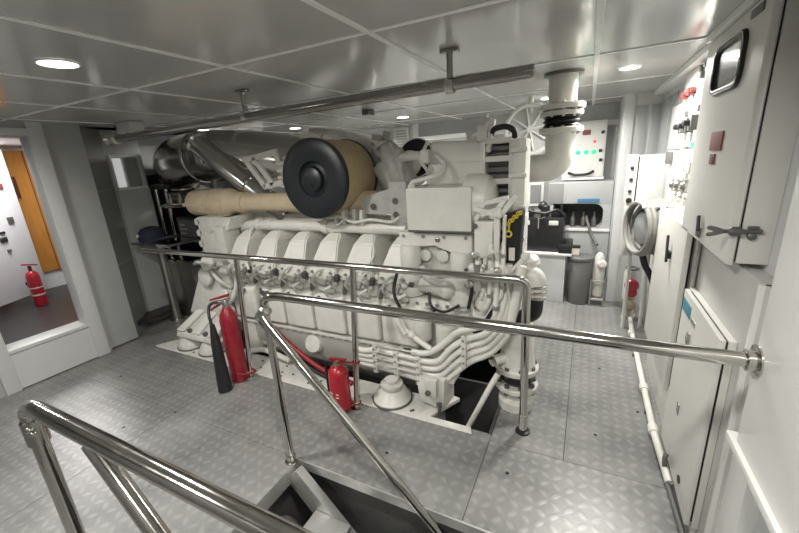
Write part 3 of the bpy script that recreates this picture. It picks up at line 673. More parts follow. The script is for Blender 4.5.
mb = MB(); mb.hexa([(-1.14,2.25,.72),(-.62,2.25,.74),(-.62,2.42,.74),(-1.14,2.42,.72),(-1.14,2.25,.80),(-.62,2.25,.80),(-.62,2.42,.80),(-1.14,2.42,.80)],.012); mb.box((-1.2,2.27,.36),(-1.06,2.4,.72),.02); mb.box((-.76,2.3,.45),(-.66,2.4,.74),.02)
mb.build('pump_flange','white_paint',E)
for cx, cz, rr in ((-1.02,.46,.075),(-.83,.44,.08)):
    c = MB().lathe((cx,2.30,cz),(0,0.02,1),[(rr*.5,-.03),(rr*.95,0),(rr,.02),(rr,.24),(rr*.85,.27),(rr*.85,.30)],24).build('oil_filter','white_paint',E)
    MB().lathe((cx,2.30,cz+.19),(0,.02,1),[(rr+.01,0),(rr+.012,.01),(rr+.012,.04),(rr+.01,.05)],24).build('filter_head','white_worn',c)
mb = MB(); mb.tube([(-1.15,2.22,.62),(-1.12,2.20,.56),(-1.02,2.17,.52),(-.90,2.16,.46)],.02,10,.03); mb.tube([(-1.15,2.2,.75),(-1.16,2.18,.62),(-1.10,2.17,.54)],.017,10,.03); mb.sphere((-1.05,2.175,.54),.032,n=10); mb.each('fuel_line','white_paint',E)
# bundle of cooling pipes sweeping to the right
PA = [(-1.56,.345),(-1.46,.335),(-1.33,.375),(-.97,.345),(-.85,.36),(-.75,.50),(-.64,.585),(-.52,.625),(-.43,.76),(-.395,.95),(-.39,1.1)]
PB = [(-1.56,.205),(-1.46,.20),(-1.33,.195),(-.99,.165),(-.84,.17),(-.74,.28),(-.63,.40),(-.50,.47),(-.39,.62),(-.335,.85),(-.33,1.0)]
for i in range(4):
    t_ = i/3
    pts = [(a[0]*(1-t_)+b[0]*t_, 2.17+.012*i+(.05 if k_ > 8 else 0), a[1]*(1-t_)+b[1]*t_) for k_,(a,b) in enumerate(zip(PA,PB))]
    MB().tube(pts,.0225,14,.07,step=5).build('cooling_pipe','white_paint',E)
MB().tube([(-1.05,2.16,.41),(-.93,2.16,.415),(-.83,2.16,.49),(-.70,2.17,.63),(-.58,2.2,.655),(-.45,2.22,.72)],.022,12,.08).build('cooling_pipe','white_paint',E)
for cx, zc, n in ((-1.36,.385,3),(-1.18,.37,3),(-1.0,.36,3),(-.66,.575,3)):
    mb = MB(); mb.box((cx-.017,2.14,zc-.205),(cx+.017,2.165,zc+.03),.005)
    c = mb.build('pipe_clamp','white_worn',E)
    mb = MB()
    for q in range(4): mb.lathe((cx,2.142,zc-.055*q),(0,-1,0),[(.009,0),(.009,.008)],6)
    mb.each('clamp_bolt','bolt',c)
mb = MB()
for zz in (.43,.375,.32,.27): mb.box((-1.36,2.135,zz-.012),(-1.0,2.143,zz-.002))
mb.each('clamp_strip','white_paint',E)
# right hand mounts
m_ = MB().lathe((-1.215,2.12,.008),(0,0,1),[(.145,0),(.145,.02),(.128,.04),(.105,.085),(.08,.10)],30).build('rubber_mount','white_paint',E)
mb = MB(); mb.lathe((-1.215,2.12,.105),(0,0,1),[(.05,0),(.085,.01),(.085,.035),(.05,.04),(.05,.07)],24); mb.build('mount_nut','white_worn',m_)
MB().lathe((-1.215,2.12,.007),(0,0,1),[(.155,0),(.155,.012)],26).build('mount_base','steel_dark',m_)
mb = MB(); mb.hexa([(-.99,2.12,.05),(-.80,2.10,.02),(-.78,2.3,.02),(-.98,2.3,.05),(-1.02,2.14,.24),(-.80,2.14,.24),(-.78,2.3,.24),(-1.0,2.3,.24)],.012); mb.box((-1.35,2.2,.18),(-.75,2.4,.24),.01); mb.box((-.93,2.08,.12),(-.84,2.14,.26),.01); b = mb.build('mount_bracket','white_worn',E)
mb = MB(); mb.cyl((-.825,2.09,-.01),(-.825,2.09,.06),.012,n=8); mb.lathe((-.825,2.09,.06),(0,0,1),[(.022,0),(.022,.02)],6); mb.cyl((-.90,2.09,.16),(-.90,2.06,.16),.02,n=8); mb.build('jack_bolt','steel_dark',b)
# right-hand cluster: junction box, frame, cables, ladder-like cooler frame
jb = MB().box((-.60,2.2,1.13),(-.485,2.32,1.36),.01).build('junction_box','white_paint',E)
MB().lathe((-.592,2.198,1.335),(0,-1,0),[(.016,0),(.016,.01)],12).build('box_key','steel_dark',jb)
mb = MB()
def bar2(p,q,w=.02,t=.03):
    p = V(p); q = V(q); dv = q-p; M_ = Matrix.Translation((p+q)/2) @ dv.to_track_quat('Z','Y').to_matrix().to_4x4()
    mb.box((-w/2,-t/2,-dv.length/2),(w/2,t/2,dv.length/2),.004,1,M_)
bar2((-.60,2.24,1.36),(-.54,2.22,1.47)); bar2((-.54,2.22,1.47),(-.40,2.22,1.50)); bar2((-.56,2.2,1.40),(-.44,2.2,1.44)); bar2((-.44,2.2,1.40),(-.36,2.22,1.51)); bar2((-.50,2.21,1.38),(-.42,2.21,1.49)); bar2((-.46,2.2,1.12),(-.46,2.2,1.42),.035); bar2((-.42,2.22,1.1),(-.42,2.22,1.4),.02); bar2((-.60,2.2,1.44),(-.46,2.2,1.40),.025)
mb.sphere((-.45,2.18,1.41),.028,n=12); mb.build('lever_frame','white_paint',E)
mb = MB()
mb.tube([(-.50,2.2,1.13),(-.49,2.14,1.18),(-.46,2.13,1.20),(-.44,2.16,1.14),(-.46,2.2,1.08)],.012,8,.04); mb.tube([(-.62,2.2,1.07),(-.50,2.16,1.06),(-.40,2.18,1.10)],.03,12,.06); mb.tube([(-.64,2.2,1.02),(-.52,2.15,1.01),(-.42,2.18,1.03)],.024,12,.05)
for i in range(5): mb.tube([(-.56+.035*i,2.2,1.12),(-.555+.04*i,2.16,1.02),(-.53+.04*i,2.19,.85)],.009,8,.05)
for i in range(4): mb.box((-.54+.045*i,2.15,1.045),(-.52+.045*i,2.22,1.09),.004)
mb.each('wiring_cable','white_worn',E)
mb = MB(); mb.cyl((-.58,2.25,.75),(-.50,2.2,.93),.05,n=18,ch=.01); mb.cyl((-.50,2.2,.93),(-.47,2.18,.98),.035,n=16); e_ = mb.build('fuel_filter','white_paint',E)
mb = MB(); mb.lathe((-.57,2.24,.79),(.08,-.05,.18),[(.053,0),(.053,.02)],18); mb.lathe((-.53,2.22,.87),(.08,-.05,.18),[(.053,0),(.053,.012)],18); mb.each('filter_strap','stainless',e_)
mb = MB(); mb.tube([(-.52,2.22,.72),(-.45,2.2,.84),(-.43,2.22,1.0)],.014,8,.1); mb.build('hose','black_rubber',E)
for px_, z0_, z1_, r_ in ((-.575,.98,1.14,.016),(-.53,.86,1.13,.013),(-.495,.80,1.22,.015),(-.455,.72,1.16,.017),(-.42,.86,1.24,.012)):
    p_ = MB().tube([(px_-.03,2.19,z0_),(px_,2.155,z0_+.05),(px_+.01,2.155,z1_-.05),(px_,2.2,z1_)],r_,10,.04).build('vertical_line','white_paint',E)
    mb = MB(); mb.lathe((px_+.004,2.155,z0_+.10),(0,0,1),[(r_+.007,0),(r_+.007,.025)],6); mb.lathe((px_+.007,2.155,z1_-.08),(0,0,1),[(r_+.007,0),(r_+.007,.02)],6); mb.each('pipe_nut','bolt',p_)
for cx, cz, r_ in ((-.58,1.16,.022),(-.52,1.09,.018),(-.44,1.07,.02),(-.62,.97,.026),(-.39,1.03,.016)):
    MB().lathe((cx,2.16,cz),(.1,-1,.2),[(r_*.6,-.02),(r_,0),(r_,.03),(r_*.5,.035),(r_*.5,.05)],12).build('pipe_plug','stainless_dull',E)
mb = MB(); mb.tube([(-1.16,2.22,.98),(-1.18,2.17,.85),(-1.12,2.17,.72),(-1.05,2.2,.66)],.012,8,.06); mb.tube([(-.92,2.22,.86),(-.9,2.17,.78),(-.80,2.17,.74),(-.70,2.2,.80)],.010,8,.05); mb.tube([(-.66,2.22,1.05),(-.60,2.17,.95),(-.63,2.17,.80)],.012,8,.05); mb.each('black_hose','black_rubber',E)
mb = MB()
for q in range(7): mb.lathe((-1.10+.075*q,2.25,.76),(0,-1,0),[(.014,0),(.014,.012)],6)
for q in range(4): mb.lathe((-1.13+.15*q,2.30,1.235),(0,-1,0),[(.012,0),(.012,.010)],6)
mb.each('flange_bolt','bolt',E)
lf = MB()
for q in (-.615,-.43): lf.box((q-.018,2.46,1.1),(q+.018,2.60,1.83),.004)
for zz in (1.12,1.26,1.41,1.56,1.70,1.81): lf.box((-.60,2.465,zz),(-.44,2.58,zz+.035),.004)
lf.box((-.42,2.42,1.08),(-.34,2.62,1.83),.01); lf.box((-.345,2.44,1.3),(-.335,2.6,1.36),.002)
for zz in (1.2,1.4,1.6,1.75): lf.box((-.43,2.40,zz),(-.33,2.43,zz+.03),.006)
L_ = lf.build('cooler_frame','white_paint',E)
mb = MB()
for i in range(15): mb.box((-.595,2.53+.002*(i%2),1.14+.045*i),(-.445,2.56,1.165+.045*i))
mb.box((-.6,2.58,1.12),(-.44,2.6,1.82)); mb.build('cooler_fins','fin_dark',L_)
mb = MB(); mb.tube([(-.62,2.5,1.84),(-.60,2.48,1.92),(-.56,2.48,1.96)],.02,10,.03); mb.cbox((-.62,2.5,1.88),(.07,.06,.10),bev=.012); mb.cyl((-.60,2.5,1.88),(-.60,2.5,1.99),.014,n=10); mb.cyl((-.69,2.5,1.87),(-.60,2.5,1.90),.022,n=12); mb.cbox((-.57,2.5,1.86),(.03,.05,.2),(0,.15,0),.006); mb.build('bleed_valve','white_paint',E)
MB().tube([(-.57,2.5,1.86),(-.55,2.48,1.90),(-.47,2.48,1.91),(-.42,2.48,1.88),(-.42,2.5,1.84)],.018,12,.05).build('hose','black_rubber',E)

# ------------------------------------------------------------------ black pouch with a yellow chain on the engine's right end
t = thing('black_pouch','black pouch with a yellow chain hanging at the right end of the engine','pouch',(-.375,2.28,1.08))
MB().hexa([(-.42,2.24,1.08),(-.34,2.24,1.08),(-.33,2.34,1.08),(-.42,2.34,1.08),(-.43,2.24,1.40),(-.32,2.24,1.43),(-.32,2.35,1.43),(-.43,2.35,1.40)],.02,3).build('pouch_body','black_cloth',t)
mb = MB()
for i in range(7):
    c = V((-.40+.011*i,2.232,1.345+.011*i+.008*(i%2))); mb.ring(c,(0 if i%2 else .7,-1,.2),.010,.0035,14,6)
mb.each('chain_link','yellow',t)
mb = MB(); mb.ring((-.398,2.228,1.285),(0,-1,0),.017,.006,18,8); mb.cyl((-.397,2.23,1.30),(-.395,2.23,1.35),.006,n=8); mb.build('yellow_hook','yellow',t)
mb = MB(); mb.box((-.395,2.232,1.12),(-.36,2.240,1.2),.003); mb.build('tag','label_pale',t)
# ------------------------------------------------------------------ flanged sea water pipe right of the engine
t = thing('seawater_pipe','white flanged cooling pipe rising from the floor beside the rail end post','pipe',(-.35,2.25,0))
c0 = (-.352,2.40)
MB().lathe((*c0,.0),(0,0,1),[(.12,0),(.12,.06),(.09,.08),(.09,.16)],28).build('lower_pipe','white_paint',t)
flange(t,(*c0,.155),(0,0,1),.146,.035,8,.019,bm_='steel_dark')
MB().lathe((*c0,.19),(0,0,1),[(.085,0),(.11,.03),(.11,.07),(.085,.10)],28).build('rubber_bellows','black_rubber',t)
flange(t,(*c0,.29),(0,0,1),.146,.035,8,.019,bm_='steel_dark')
b = MB().lathe((*c0,.325),(0,0,1),[(.125,0),(.115,.05),(.11,.10),(.105,.28),(.09,.34),(.06,.38),(0,.39)],30).build('strainer_body','white_paint',t)
MB().cyl((-.42,2.33,.40),(-.49,2.25,.40),.035,n=16).build('side_branch','white_paint',b)
MB().flange((-.485,2.255,.40),(-.6,-.75,0),.04,.012,6,bs=.006).build('bleed_plug','stainless',b)
MB().tube([(-.37,2.34,.60),(-.35,2.32,.71),(-.24,2.30,.76),(-.235,2.30,.84),(-.235,2.3,.90)],.047,18,.09,step=8).build('rubber_elbow','black_rubber',t)
w_ = MB().tube([(-.235,2.3,.87),(-.235,2.3,1.015),(-.32,2.33,1.02),(-.42,2.38,1.0)],.056,22,.09,step=8).build('upper_elbow','white_paint',t)
mb = MB()
for zz in (.87,.905,.94): mb.lathe((-.235,2.3,zz),(0,0,1),[(.058,0),(.062,.004),(.062,.016),(.058,.02)],24)
mb.each('hose_clamp','stainless',w_)
mb = MB(); mb.lathe((-.30,2.36,1.06),(-.1,-.2,1),[(.07,0),(.08,.02),(.07,.05),(.03,.075),(0,.08)],22); mb.build('pump_cover','white_paint',t)
mb = MB(); mb.tube([(-.42,2.22,1.0),(-.35,2.2,1.09),(-.30,2.2,1.15)],.013,8,.03); mb.lathe((-.30,2.2,1.14),(.2,0,.6),[(.02,0),(.028,.02),(.02,.05)],12); mb.build('vent_cock','white_paint',t)
MB().cyl((-.37,2.19,.7),(-.31,2.2,1.10),.028,n=14).build('vent_line','white_paint',t)

# ------------------------------------------------------------------ fire extinguishers
t = thing('carbon_dioxide_extinguisher','tall red fire extinguisher with black horn leaning by the left rail post','fire extinguisher',(-2.62,1.90,0))
b = MB().lathe((-2.625,1.90,0),(-.005,0,1),[(.06,0),(.072,.012),(.072,.56),(.064,.61),(.037,.66),(.026,.68)],30).build('cylinder','red_crimson',t)
MB().lathe((-2.626,1.90,.24),(-.005,0,1),[(.0725,0),(.0725,.11)],30).build('label','red_dark',b)
mb = MB(); mb.lathe((-2.628,1.90,.67),(-.005,0,1),[(.026,0),(.026,.05),(.018,.07)],16); mb.cyl((-2.634,1.90,.72),(-2.720,1.87,0.715),.014,n=10); v_ = mb.build('valve','stainless_dull',t)
mb = MB(); mb.hexa([(-2.800,1.885,0.710),(-2.570,1.89,0.775),(-2.570,1.91,0.775),(-2.800,1.905,0.710),(-2.800,1.885,0.725),(-2.570,1.89,0.800),(-2.570,1.91,0.800),(-2.800,1.905,0.725)],.004); mb.hexa([(-2.820,1.885,0.615),(-2.620,1.89,0.725),(-2.620,1.91,0.725),(-2.820,1.905,0.615),(-2.820,1.885,0.635),(-2.620,1.89,0.750),(-2.620,1.91,0.750),(-2.820,1.905,0.635)],.004); mb.each('handle_lever','red_dark',v_)
h = MB().lathe((-2.61,1.73,.0),(-.06,.05,1),[(.042,0),(.056,.01),(.052,.1),(.036,.44),(.022,.54),(.018,.58)],22).build('horn','black_rubber',t)
MB().tube([(-2.645,1.757,.56),(-2.68,1.77,.66),(-2.73,1.83,.72),(-2.67,1.90,.72)],.012,10,.05).build('hose','black_rubber',h)
MB().tube([(-2.57,1.84,.10),(-2.5,1.88,.085),(-2.48,1.96,.08),(-2.56,1.97,.08)],.008,8,.04).build('bracket','red_dark',t)
t.location.x += .045; t.location.y -= .02; t.location.z += .0
t = thing('powder_extinguisher','short red fire extinguisher strapped to the middle rail post','fire extinguisher',(-1.51,1.95,0))
c0 = (-1.51,1.875)
b = MB().lathe((*c0,.012),(0,0,1),[(.06,0),(.074,.01),(.074,.285),(.068,.32),(.045,.345),(.028,.355)],30).build('cylinder','red_paint',t)
mb = MB()
for zz, a0_, wv in ((.17,-2.2,.5),(.15,-2.2,.4),(.14,-1.4,.3),(.12,-2.1,.7),(.165,-1.35,.25)):
    P = [(c0[0]+.0747*math.cos(a0_+wv*k_/5),c0[1]+.0747*math.sin(a0_+wv*k_/5)) for k_ in range(6)]
    for (u0,u1) in zip(P,P[1:]): mb.hexa([(u0[0],u0[1],zz),(u1[0],u1[1],zz),(c0[0]+(u1[0]-c0[0])*.97,c0[1]+(u1[1]-c0[1])*.97,zz),(c0[0]+(u0[0]-c0[0])*.97,c0[1]+(u0[1]-c0[1])*.97,zz),(u0[0],u0[1],zz+.008),(u1[0],u1[1],zz+.008),(c0[0]+(u1[0]-c0[0])*.97,c0[1]+(u1[1]-c0[1])*.97,zz+.008),(c0[0]+(u0[0]-c0[0])*.97,c0[1]+(u0[1]-c0[1])*.97,zz+.008)])
mb.each('label_mark','label_pale',b)
mb = MB(); mb.lathe((*c0,.36),(0,0,1),[(.026,0),(.026,.03),(.018,.05)],16); v_ = mb.build('valve','brass',t)
mb = MB(); mb.cbox((c0[0]+.02,c0[1]-.01,.425),(.14,.022,.012),(0,-.1,0),.003); mb.cbox((c0[0]+.0,c0[1]-.01,.40),(.12,.022,.010),(0,.12,0),.003); mb.build('handle','red_dark',v_)
MB().tube([(c0[0]-.02,c0[1]-.01,.39),(c0[0]-.075,c0[1]-.02,.405),(c0[0]-.09,c0[1]-.02,.33),(c0[0]-.086,c0[1]-.02,.14)],.010,10,.04).build('hose','black_rubber',t)
mb = MB(); mb.ring((c0[0],c0[1],.045),(0,0,1),.077,.006,28,6); mb.tube([(c0[0]+.068,c0[1]+.03,.045),(-1.435,1.91,.045)],.007,8); mb.ring((-1.415,1.93,.045),(0,0,1),.029,.006,20,6); mb.ring((-1.411,1.963,.36),(0,0,1),.029,.006,20,6); mb.tube([(c0[0]+.03,c0[1],.40),(-1.44,1.95,.36)],.007,8); mb.each('strap','red_dark',t)
t = thing('corridor_extinguisher','red fire extinguisher standing in the next room by the white door leaf','fire extinguisher',(-6.50,2.02,.15))
b = MB().lathe((-6.50,2.02,.15),(0,0,1),[(.06,0),(.07,.01),(.07,.40),(.06,.45),(.03,.48)],24).build('cylinder','red_paint',t)
mb = MB(); mb.lathe((-6.50,2.02,.30),(0,0,1),[(.0708,0),(.0708,.02)],24); mb.lathe((-6.50,2.02,.40),(0,0,1),[(.0708,0),(.0708,.015)],24); mb.each('label_band','label_pale',b)
mb = MB(); mb.cyl((-6.50,2.02,.63),(-6.50,2.02,.70),.02,n=10); mb.cbox((-6.48,2.02,.72),(.16,.03,.015),(0,.15,.9),.003); mb.build('handle','red_dark',t)
# white door leaf / locker in the next room
t = thing('white_locker','tall white cabinet with small dark switches just beyond the doorway','cabinet',(-6.5,1.7,.15))
P = [(-6.35,1.25),(-6.90,2.27),(-7.15,2.13),(-6.62,1.10)]
MB().prism([(p[0],p[1],.26) for p in P],(0,0,1.94),.012).build('body','corridor_white',t)
MB().prism([(p[0]-.02,p[1],.15) for p in P],(0,0,.11)).build('plinth','stainless_dull',t)
dv = V((-.55,1.02,0)).normalized(); nv = V((1.02,.55,0)).normalized()
def onl(s_, zz, w, h, d_=.02):
    o = V((-6.35,1.25,zz)) + dv*s_; mb = MB()
    Q = [o-dv*w/2-nv*.004, o+dv*w/2-nv*.004, o+dv*w/2+nv*d_, o-dv*w/2+nv*d_]
    return mb.hexa([q-V((0,0,h/2)) for q in Q]+[q+V((0,0,h/2)) for q in Q],.003)
for s_,zz,w,h,mm in ((.96,1.73,.07,.07,'sign_red'),(.95,1.29,.07,.08,'steel_dark'),(.78,1.06,.08,.06,'black_paint'),(.79,1.15,.06,.03,'black_paint'),(.80,.91,.04,.04,'grey_rubber'),(.88,.43,.04,.04,'black_paint'),(.72,1.08,.12,.025,'grey_rubber')):
    onl(s_,zz,w,h).build('switch',mm,t)

# ------------------------------------------------------------------ right side: cabinets
t = thing('wall_cabinet','large white wall cabinet with a black-framed window and a wing latch, upper right','cabinet',(.56,2.15,1.3))
MB().box((.527,1.765,1.295),(.62,2.57,2.215),.004).build('body','cabinet_white',t)
d_ = MB().prism([(.500,1.79,1.285),(.512,1.765,1.285),(.521,1.765,1.285),(.521,2.57,1.285),(.500,2.57,1.285)],(0,0,.925),.004,1).build('door','cabinet_white',t)
MB().box((.520,1.772,1.30),(.528,2.56,2.205)).build('gasket','black_rubber',t)
P = []
y0_,y1_,z0_,z1_ = 1.985,2.345,1.955,2.135
def rrect(y0,y1,z0,z1,r,x,n=6):
    out = []
    for (cy,cz,a) in ((y1-r,z1-r,0),(y0+r,z1-r,90),(y0+r,z0+r,180),(y1-r,z0+r,270)):
        for i in range(n+1):
            b = math.radians(a+90*i/n); out.append(V((x,cy+r*math.cos(b),cz+r*math.sin(b))))
    return out
w_ = MB().prism(rrect(y0_,y1_,z0_,z1_,.04,.497),(.004,0,0)).build('window_glass','mirror_glass',d_)
MB().tube(rrect(y0_,y1_,z0_,z1_,.045,.496),.014,10,closed=True).build('window_frame','black_rubber',d_)
MB().tube(rrect(y0_-.004,y1_+.004,z0_-.004,z1_+.004,.05,.488),.006,8,closed=True).build('window_trim','stainless',d_)
MB().box((.495,1.86,2.165),(.501,1.98,2.195),.004).build('vent_slot','grey_rubber',d_)
MB().box((.494,2.07,1.705),(.501,2.24,1.785),.002).build('red_sign','sign_red',d_)
s2 = MB().box((.494,2.14,1.645),(.501,2.21,1.690),.002).build('red_sign','sign_red',d_)
MB().box((.4925,2.16,1.655),(.495,2.195,1.68)).build('sign_symbol','grey_rubber',s2)
mb = MB(); mb.cyl((.44,1.755,1.42),(.58,1.755,1.42),.008,n=10); mb.lathe((.505,1.755,1.42),(-1,0,0),[(.018,-.015),(.018,.012),(.010,.02)],14); lt = mb.build('latch','steel_dark',t)
mb = MB()
for s_ in (1,-1):
    mb.prism([(.485,1.755,1.42),(.455,1.757,1.42+s_*.014),(.425,1.757,1.42+s_*.022),(.418,1.757,1.42+s_*.014),(.425,1.757,1.42+s_*.004),(.455,1.757,1.42)],(0,-.010,0),.003,1)
mb.each('wing','steel_dark',lt)
mb = MB(); mb.lathe((.555,1.765,1.402),(0,-1,0),[(.014,0),(.014,.012),(.007,.016)],14); mb.box((.54,1.752,1.428),(.572,1.766,1.440),.003); mb.each('latch_stud','steel_dark',lt)

lt = MB().box((.488,2.165,1.31),(.501,2.215,1.355),.004).build('toggle_latch','grey_rubber',d_)
MB().cbox((.486,2.178,1.375),(.012,.025,.075),(-.3,0,0),.004).build('latch_lever','black_paint',lt)

t = thing('low_cabinet','low white cabinet with a teal sticker standing on the floor under the rail flange','cabinet',(.56,2.0,0))
MB().box((.535,1.70,.06),(.561,2.36,1.0),.003).build('body','cabinet_white',t)
d_ = MB().box((.505,1.69,.075),(.525,2.31,1.005),.005).build('door','cabinet_white',t)
MB().box((.524,1.705,.09),(.537,2.30,.995)).build('gasket','black_rubber',t)
MB().box((.503,2.13,.90),(.506,2.30,.965),.001).build('teal_sticker','teal_label',d_)
MB().box((.503,2.03,.90),(.506,2.11,.925),.001).build('grey_sticker','stainless_dull',d_)
mb = MB(); mb.box((.492,2.075,.79),(.506,2.10,.85),.004); mb.cyl((.49,2.087,.82),(.50,2.087,.82),.012,n=10); mb.build('lock','stainless',d_)
mb = MB(); mb.box((.501,2.05,.40),(.506,2.09,.46),.002); mb.build('lock','stainless_dull',d_)
MB().lathe((.506,1.86,.17),(-1,0,0),[(.02,0),(.02,.006)],12).build('vent_plug','black_rubber',d_)
MB().box((.54,1.72,0),(.561,2.34,.06)).build('plinth','cabinet_white',t)

t = thing('tall_panel_cabinet','upright white cabinet with a black swing handle, beyond the teal-stickered one','cabinet',(.56,2.85,0))
MB().box((.54,2.44,.32),(.617,3.32,1.29),.004).build('body','cabinet_white',t)
d_ = MB().box((.50,2.42,.31),(.528,3.31,1.30),.006).build('door','cabinet_white',t)
MB().box((.527,2.44,.33),(.541,3.30,1.28)).build('gasket','black_rubber',t)
mb = MB(); mb.box((.485,2.72,1.055),(.503,2.79,1.10),.006); mb.build('handle','black_paint',d_)
mb = MB(); mb.cbox((.478,2.745,1.115),(.014,.025,.17),(-.25,0,0),.005); mb.build('handle_lever','black_paint',d_)
MB().box((.545,2.46,0),(.617,3.30,.32)).build('plinth','cabinet_white',t)
MB().box((.537,2.36,0),(.556,2.42,1.30),.003).build('conduit','stainless_dull',t)

# brightly lit switch boards
t = thing('switch_board','bright white switch board with breakers just beyond the wall cabinet','switch board',(.59,3.3,1.3))
MB().box((.585,2.62,1.72),(.62,3.55,2.21),.004).build('back_plate','panel_white',t)
MB().box((.575,3.38,1.70),(.62,3.86,2.02),.006).build('cover_box','panel_white',t)
MB().box((.585,2.62,1.28),(.62,3.86,1.70),.004).build('lower_plate','panel_white',t)
mb = MB(); mb.box((.555,3.15,2.055),(.585,3.45,2.075),.004); mb.box((.545,3.18,2.04),(.585,3.24,2.085),.004); mb.box((.545,3.38,2.035),(.585,3.43,2.08),.004); mb.build('red_busbar','sign_red',t)
for (yy,zz) in ((2.98,1.86),(3.12,1.85),(3.28,1.85)):
    b = MB().box((.54,yy-.04,zz-.045),(.586,yy+.04,zz+.045),.006).build('breaker','grey_rubber',t)
    MB().lathe((.54,yy,zz),(-1,0,0),[(.02,0),(.018,.03),(.01,.034)],12).build('knob','black_paint',b)
for (yy,zz) in ((3.05,2.17),(3.02,2.13),(2.95,1.94),(3.3,1.93)): MB().box((.565,yy-.02,zz-.02),(.586,yy+.02,zz+.02),.003).build('terminal','steel_dark',t)
for (yy,zz) in ((2.92,1.60),(3.08,1.60)): MB().box((.55,yy-.05,zz-.04),(.586,yy+.05,zz+.03),.006).build('junction_block','label_pale',t)
for (yy,zz) in ((2.95,1.48),(3.15,1.47),(3.32,1.46)):
    b = MB().lathe((.585,yy,zz),(-1,0,0),[(.045,0),(.045,.03),(.03,.035),(.02,.05)],18).build('gauge','stainless_dull',t)
    MB().lathe((.586,yy,zz-.10),(-1,0,0),[(.03,0),(.03,.03)],6).build('gland','label_pale',b)
MB().box((.55,3.62,1.59),(.586,3.72,1.68),.006).build('socket','grey_rubber',t)
mb = MB(); mb.cyl((.56,2.64,1.345),(.56,2.78,1.345),.010,n=8); mb.build('gland_rod','steel_dark',t)
MB().box((.575,2.60,1.715),(.584,3.05,1.745),.002).build('green_reflection','green_reflection',t)  # glowing strip painted in place of a green reflection
MB().cyl((.52,2.72,2.14),(.585,2.72,2.14),.012,n=10).build('peg','steel_dark',t)
t = thing('bulkhead_conduit','thin grey conduit box under the ceiling edge above the switch board','conduit',(.58,2.9,2.15))
MB().box((.575,2.59,2.185),(.62,2.61,2.2)).build('strip','grey_rubber',t)

# coil of hose on the wall
t = thing('hose_coil','coil of pale grey hose hung on the wall beside the knobbed box','hose',(.52,3.55,1.1))
mb = MB()
for i in range(7): mb.ring((.56-.028*i,3.58-.010*i,1.10),(1,.35,0),.180+.012*((i*3)%4),.019,36,8)
mb.each('hose_loop','coat_hose',t)
mb = MB(); mb.lathe((.585,3.57,1.10),(-1,-.35,0),[(.13,0),(.13,.17),(.11,.18)],28); mb.build('reel_drum','wall_grey_dark',t)
mb = MB(); mb.cyl((.62,3.45,1.285),(.40,3.40,1.285),.012,n=10); mb.build('bracket','trim_white',t)
MB().tube([(.44,3.52,.93),(.47,3.5,.80),(.53,3.47,.70),(.56,3.45,.60)],.025,10,.05).build('hose_end','black_rubber',t)
# knobbed box
t = thing('knob_panel_box','tall pale control box with a vertical row of dark knobs, left of the hose coil','control box',(.5,4.0,.8))
MB().box((.395,3.9,.80),(.61,4.15,1.66),.006).build('body','wall_light',t)
f = MB().box((.318,3.88,.77),(.385,4.10,1.67),.005).build('front_panel','cabinet_white',t)
MB().box((.384,3.9,.80),(.396,4.12,1.65)).build('gasket','black_rubber',t)
for i,zz in enumerate((1.56,1.46,1.36,1.28,1.17,1.07)):
    k_ = MB().lathe((.345-.0,3.88,zz),(0,-1,0),[(.016 if i!=3 else .024,0),(.014 if i!=3 else .022,.02),(.008,.024)],12).build('knob','black_paint',f)
MB().cyl((.42,4.0,0),(.42,4.0,.80),.016,n=10).build('stand_leg','cabinet_white',t)
MB().cyl((.57,4.05,0),(.57,4.05,.80),.016,n=10).build('stand_leg','cabinet_white',t)
# hydrant
t = thing('fire_hydrant_valve','white pipe valve with a red wheel cap near the floor at the far right','valve',(.47,4.3,0))
mb = MB(); mb.lathe((.47,4.25,.0),(0,0,1),[(.05,0),(.05,.02),(.035,.03),(.035,.20),(.055,.22),(.06,.30),(.06,.5),(.045,.56),(.0,.57)],20); mb.build('body','white_worn',t)
mb = MB(); mb.lathe((.48,4.20,.40),(-.1,-1,.0),[(.04,0),(.06,.02),(.064,.06),(.05,.08),(.0,.085)],22); mb.lathe((.48,4.2,.32),(0,-1,0),[(.05,0),(.05,.05)],16); mb.build('cap','red_paint',t)
mb = MB(); mb.lathe((.47,4.2,.19),(0,-1,0),[(.03,0),(.06,.03),(.06,.07),(.03,.09)],18); mb.ring((.47,4.1,.12),(.1,-1,.4),.055,.01,20,6); mb.build('coupling','brass',t)
mb = MB(); mb.ring((.47,4.18,.57),(0,0,1),.05,.012,20,8); mb.build('ring_handle','grey_rubber',t)
# floor pipe
t = thing('floor_pipe','thin white pipe running along the floor in front of the right hand cabinets','pipe',(.485,3.0,.04))
MB().tube([(.49,4.08,.07),(.485,3.9,.045),(.478,3.0,.045),(.478,2.35,.045),(.492,2.05,.045),(.50,1.98,.03)],.020,12,.08).build('tube','white_paint',t)
mb = MB()
for yy in (3.75,2.82,2.35): mb.lathe((.478,yy,.045),(0,1,0),[(.027,0),(.029,.01),(.029,.06),(.027,.07)],16)
mb.each('coupling','white_paint',t)
MB().tube([(.495,2.10,.11),(.487,2.08,.10),(.488,2.05,.02),(.497,1.92,.02),(.505,1.75,.02),(.51,1.62,.02)],.012,10,.04).build('cable','grey_rubber',t)
mb = MB()
for yy in (3.4,2.6): mb.box((.455,yy,0),(.505,yy+.02,.028),.003)
mb.each('pipe_foot','steel_dark',t)
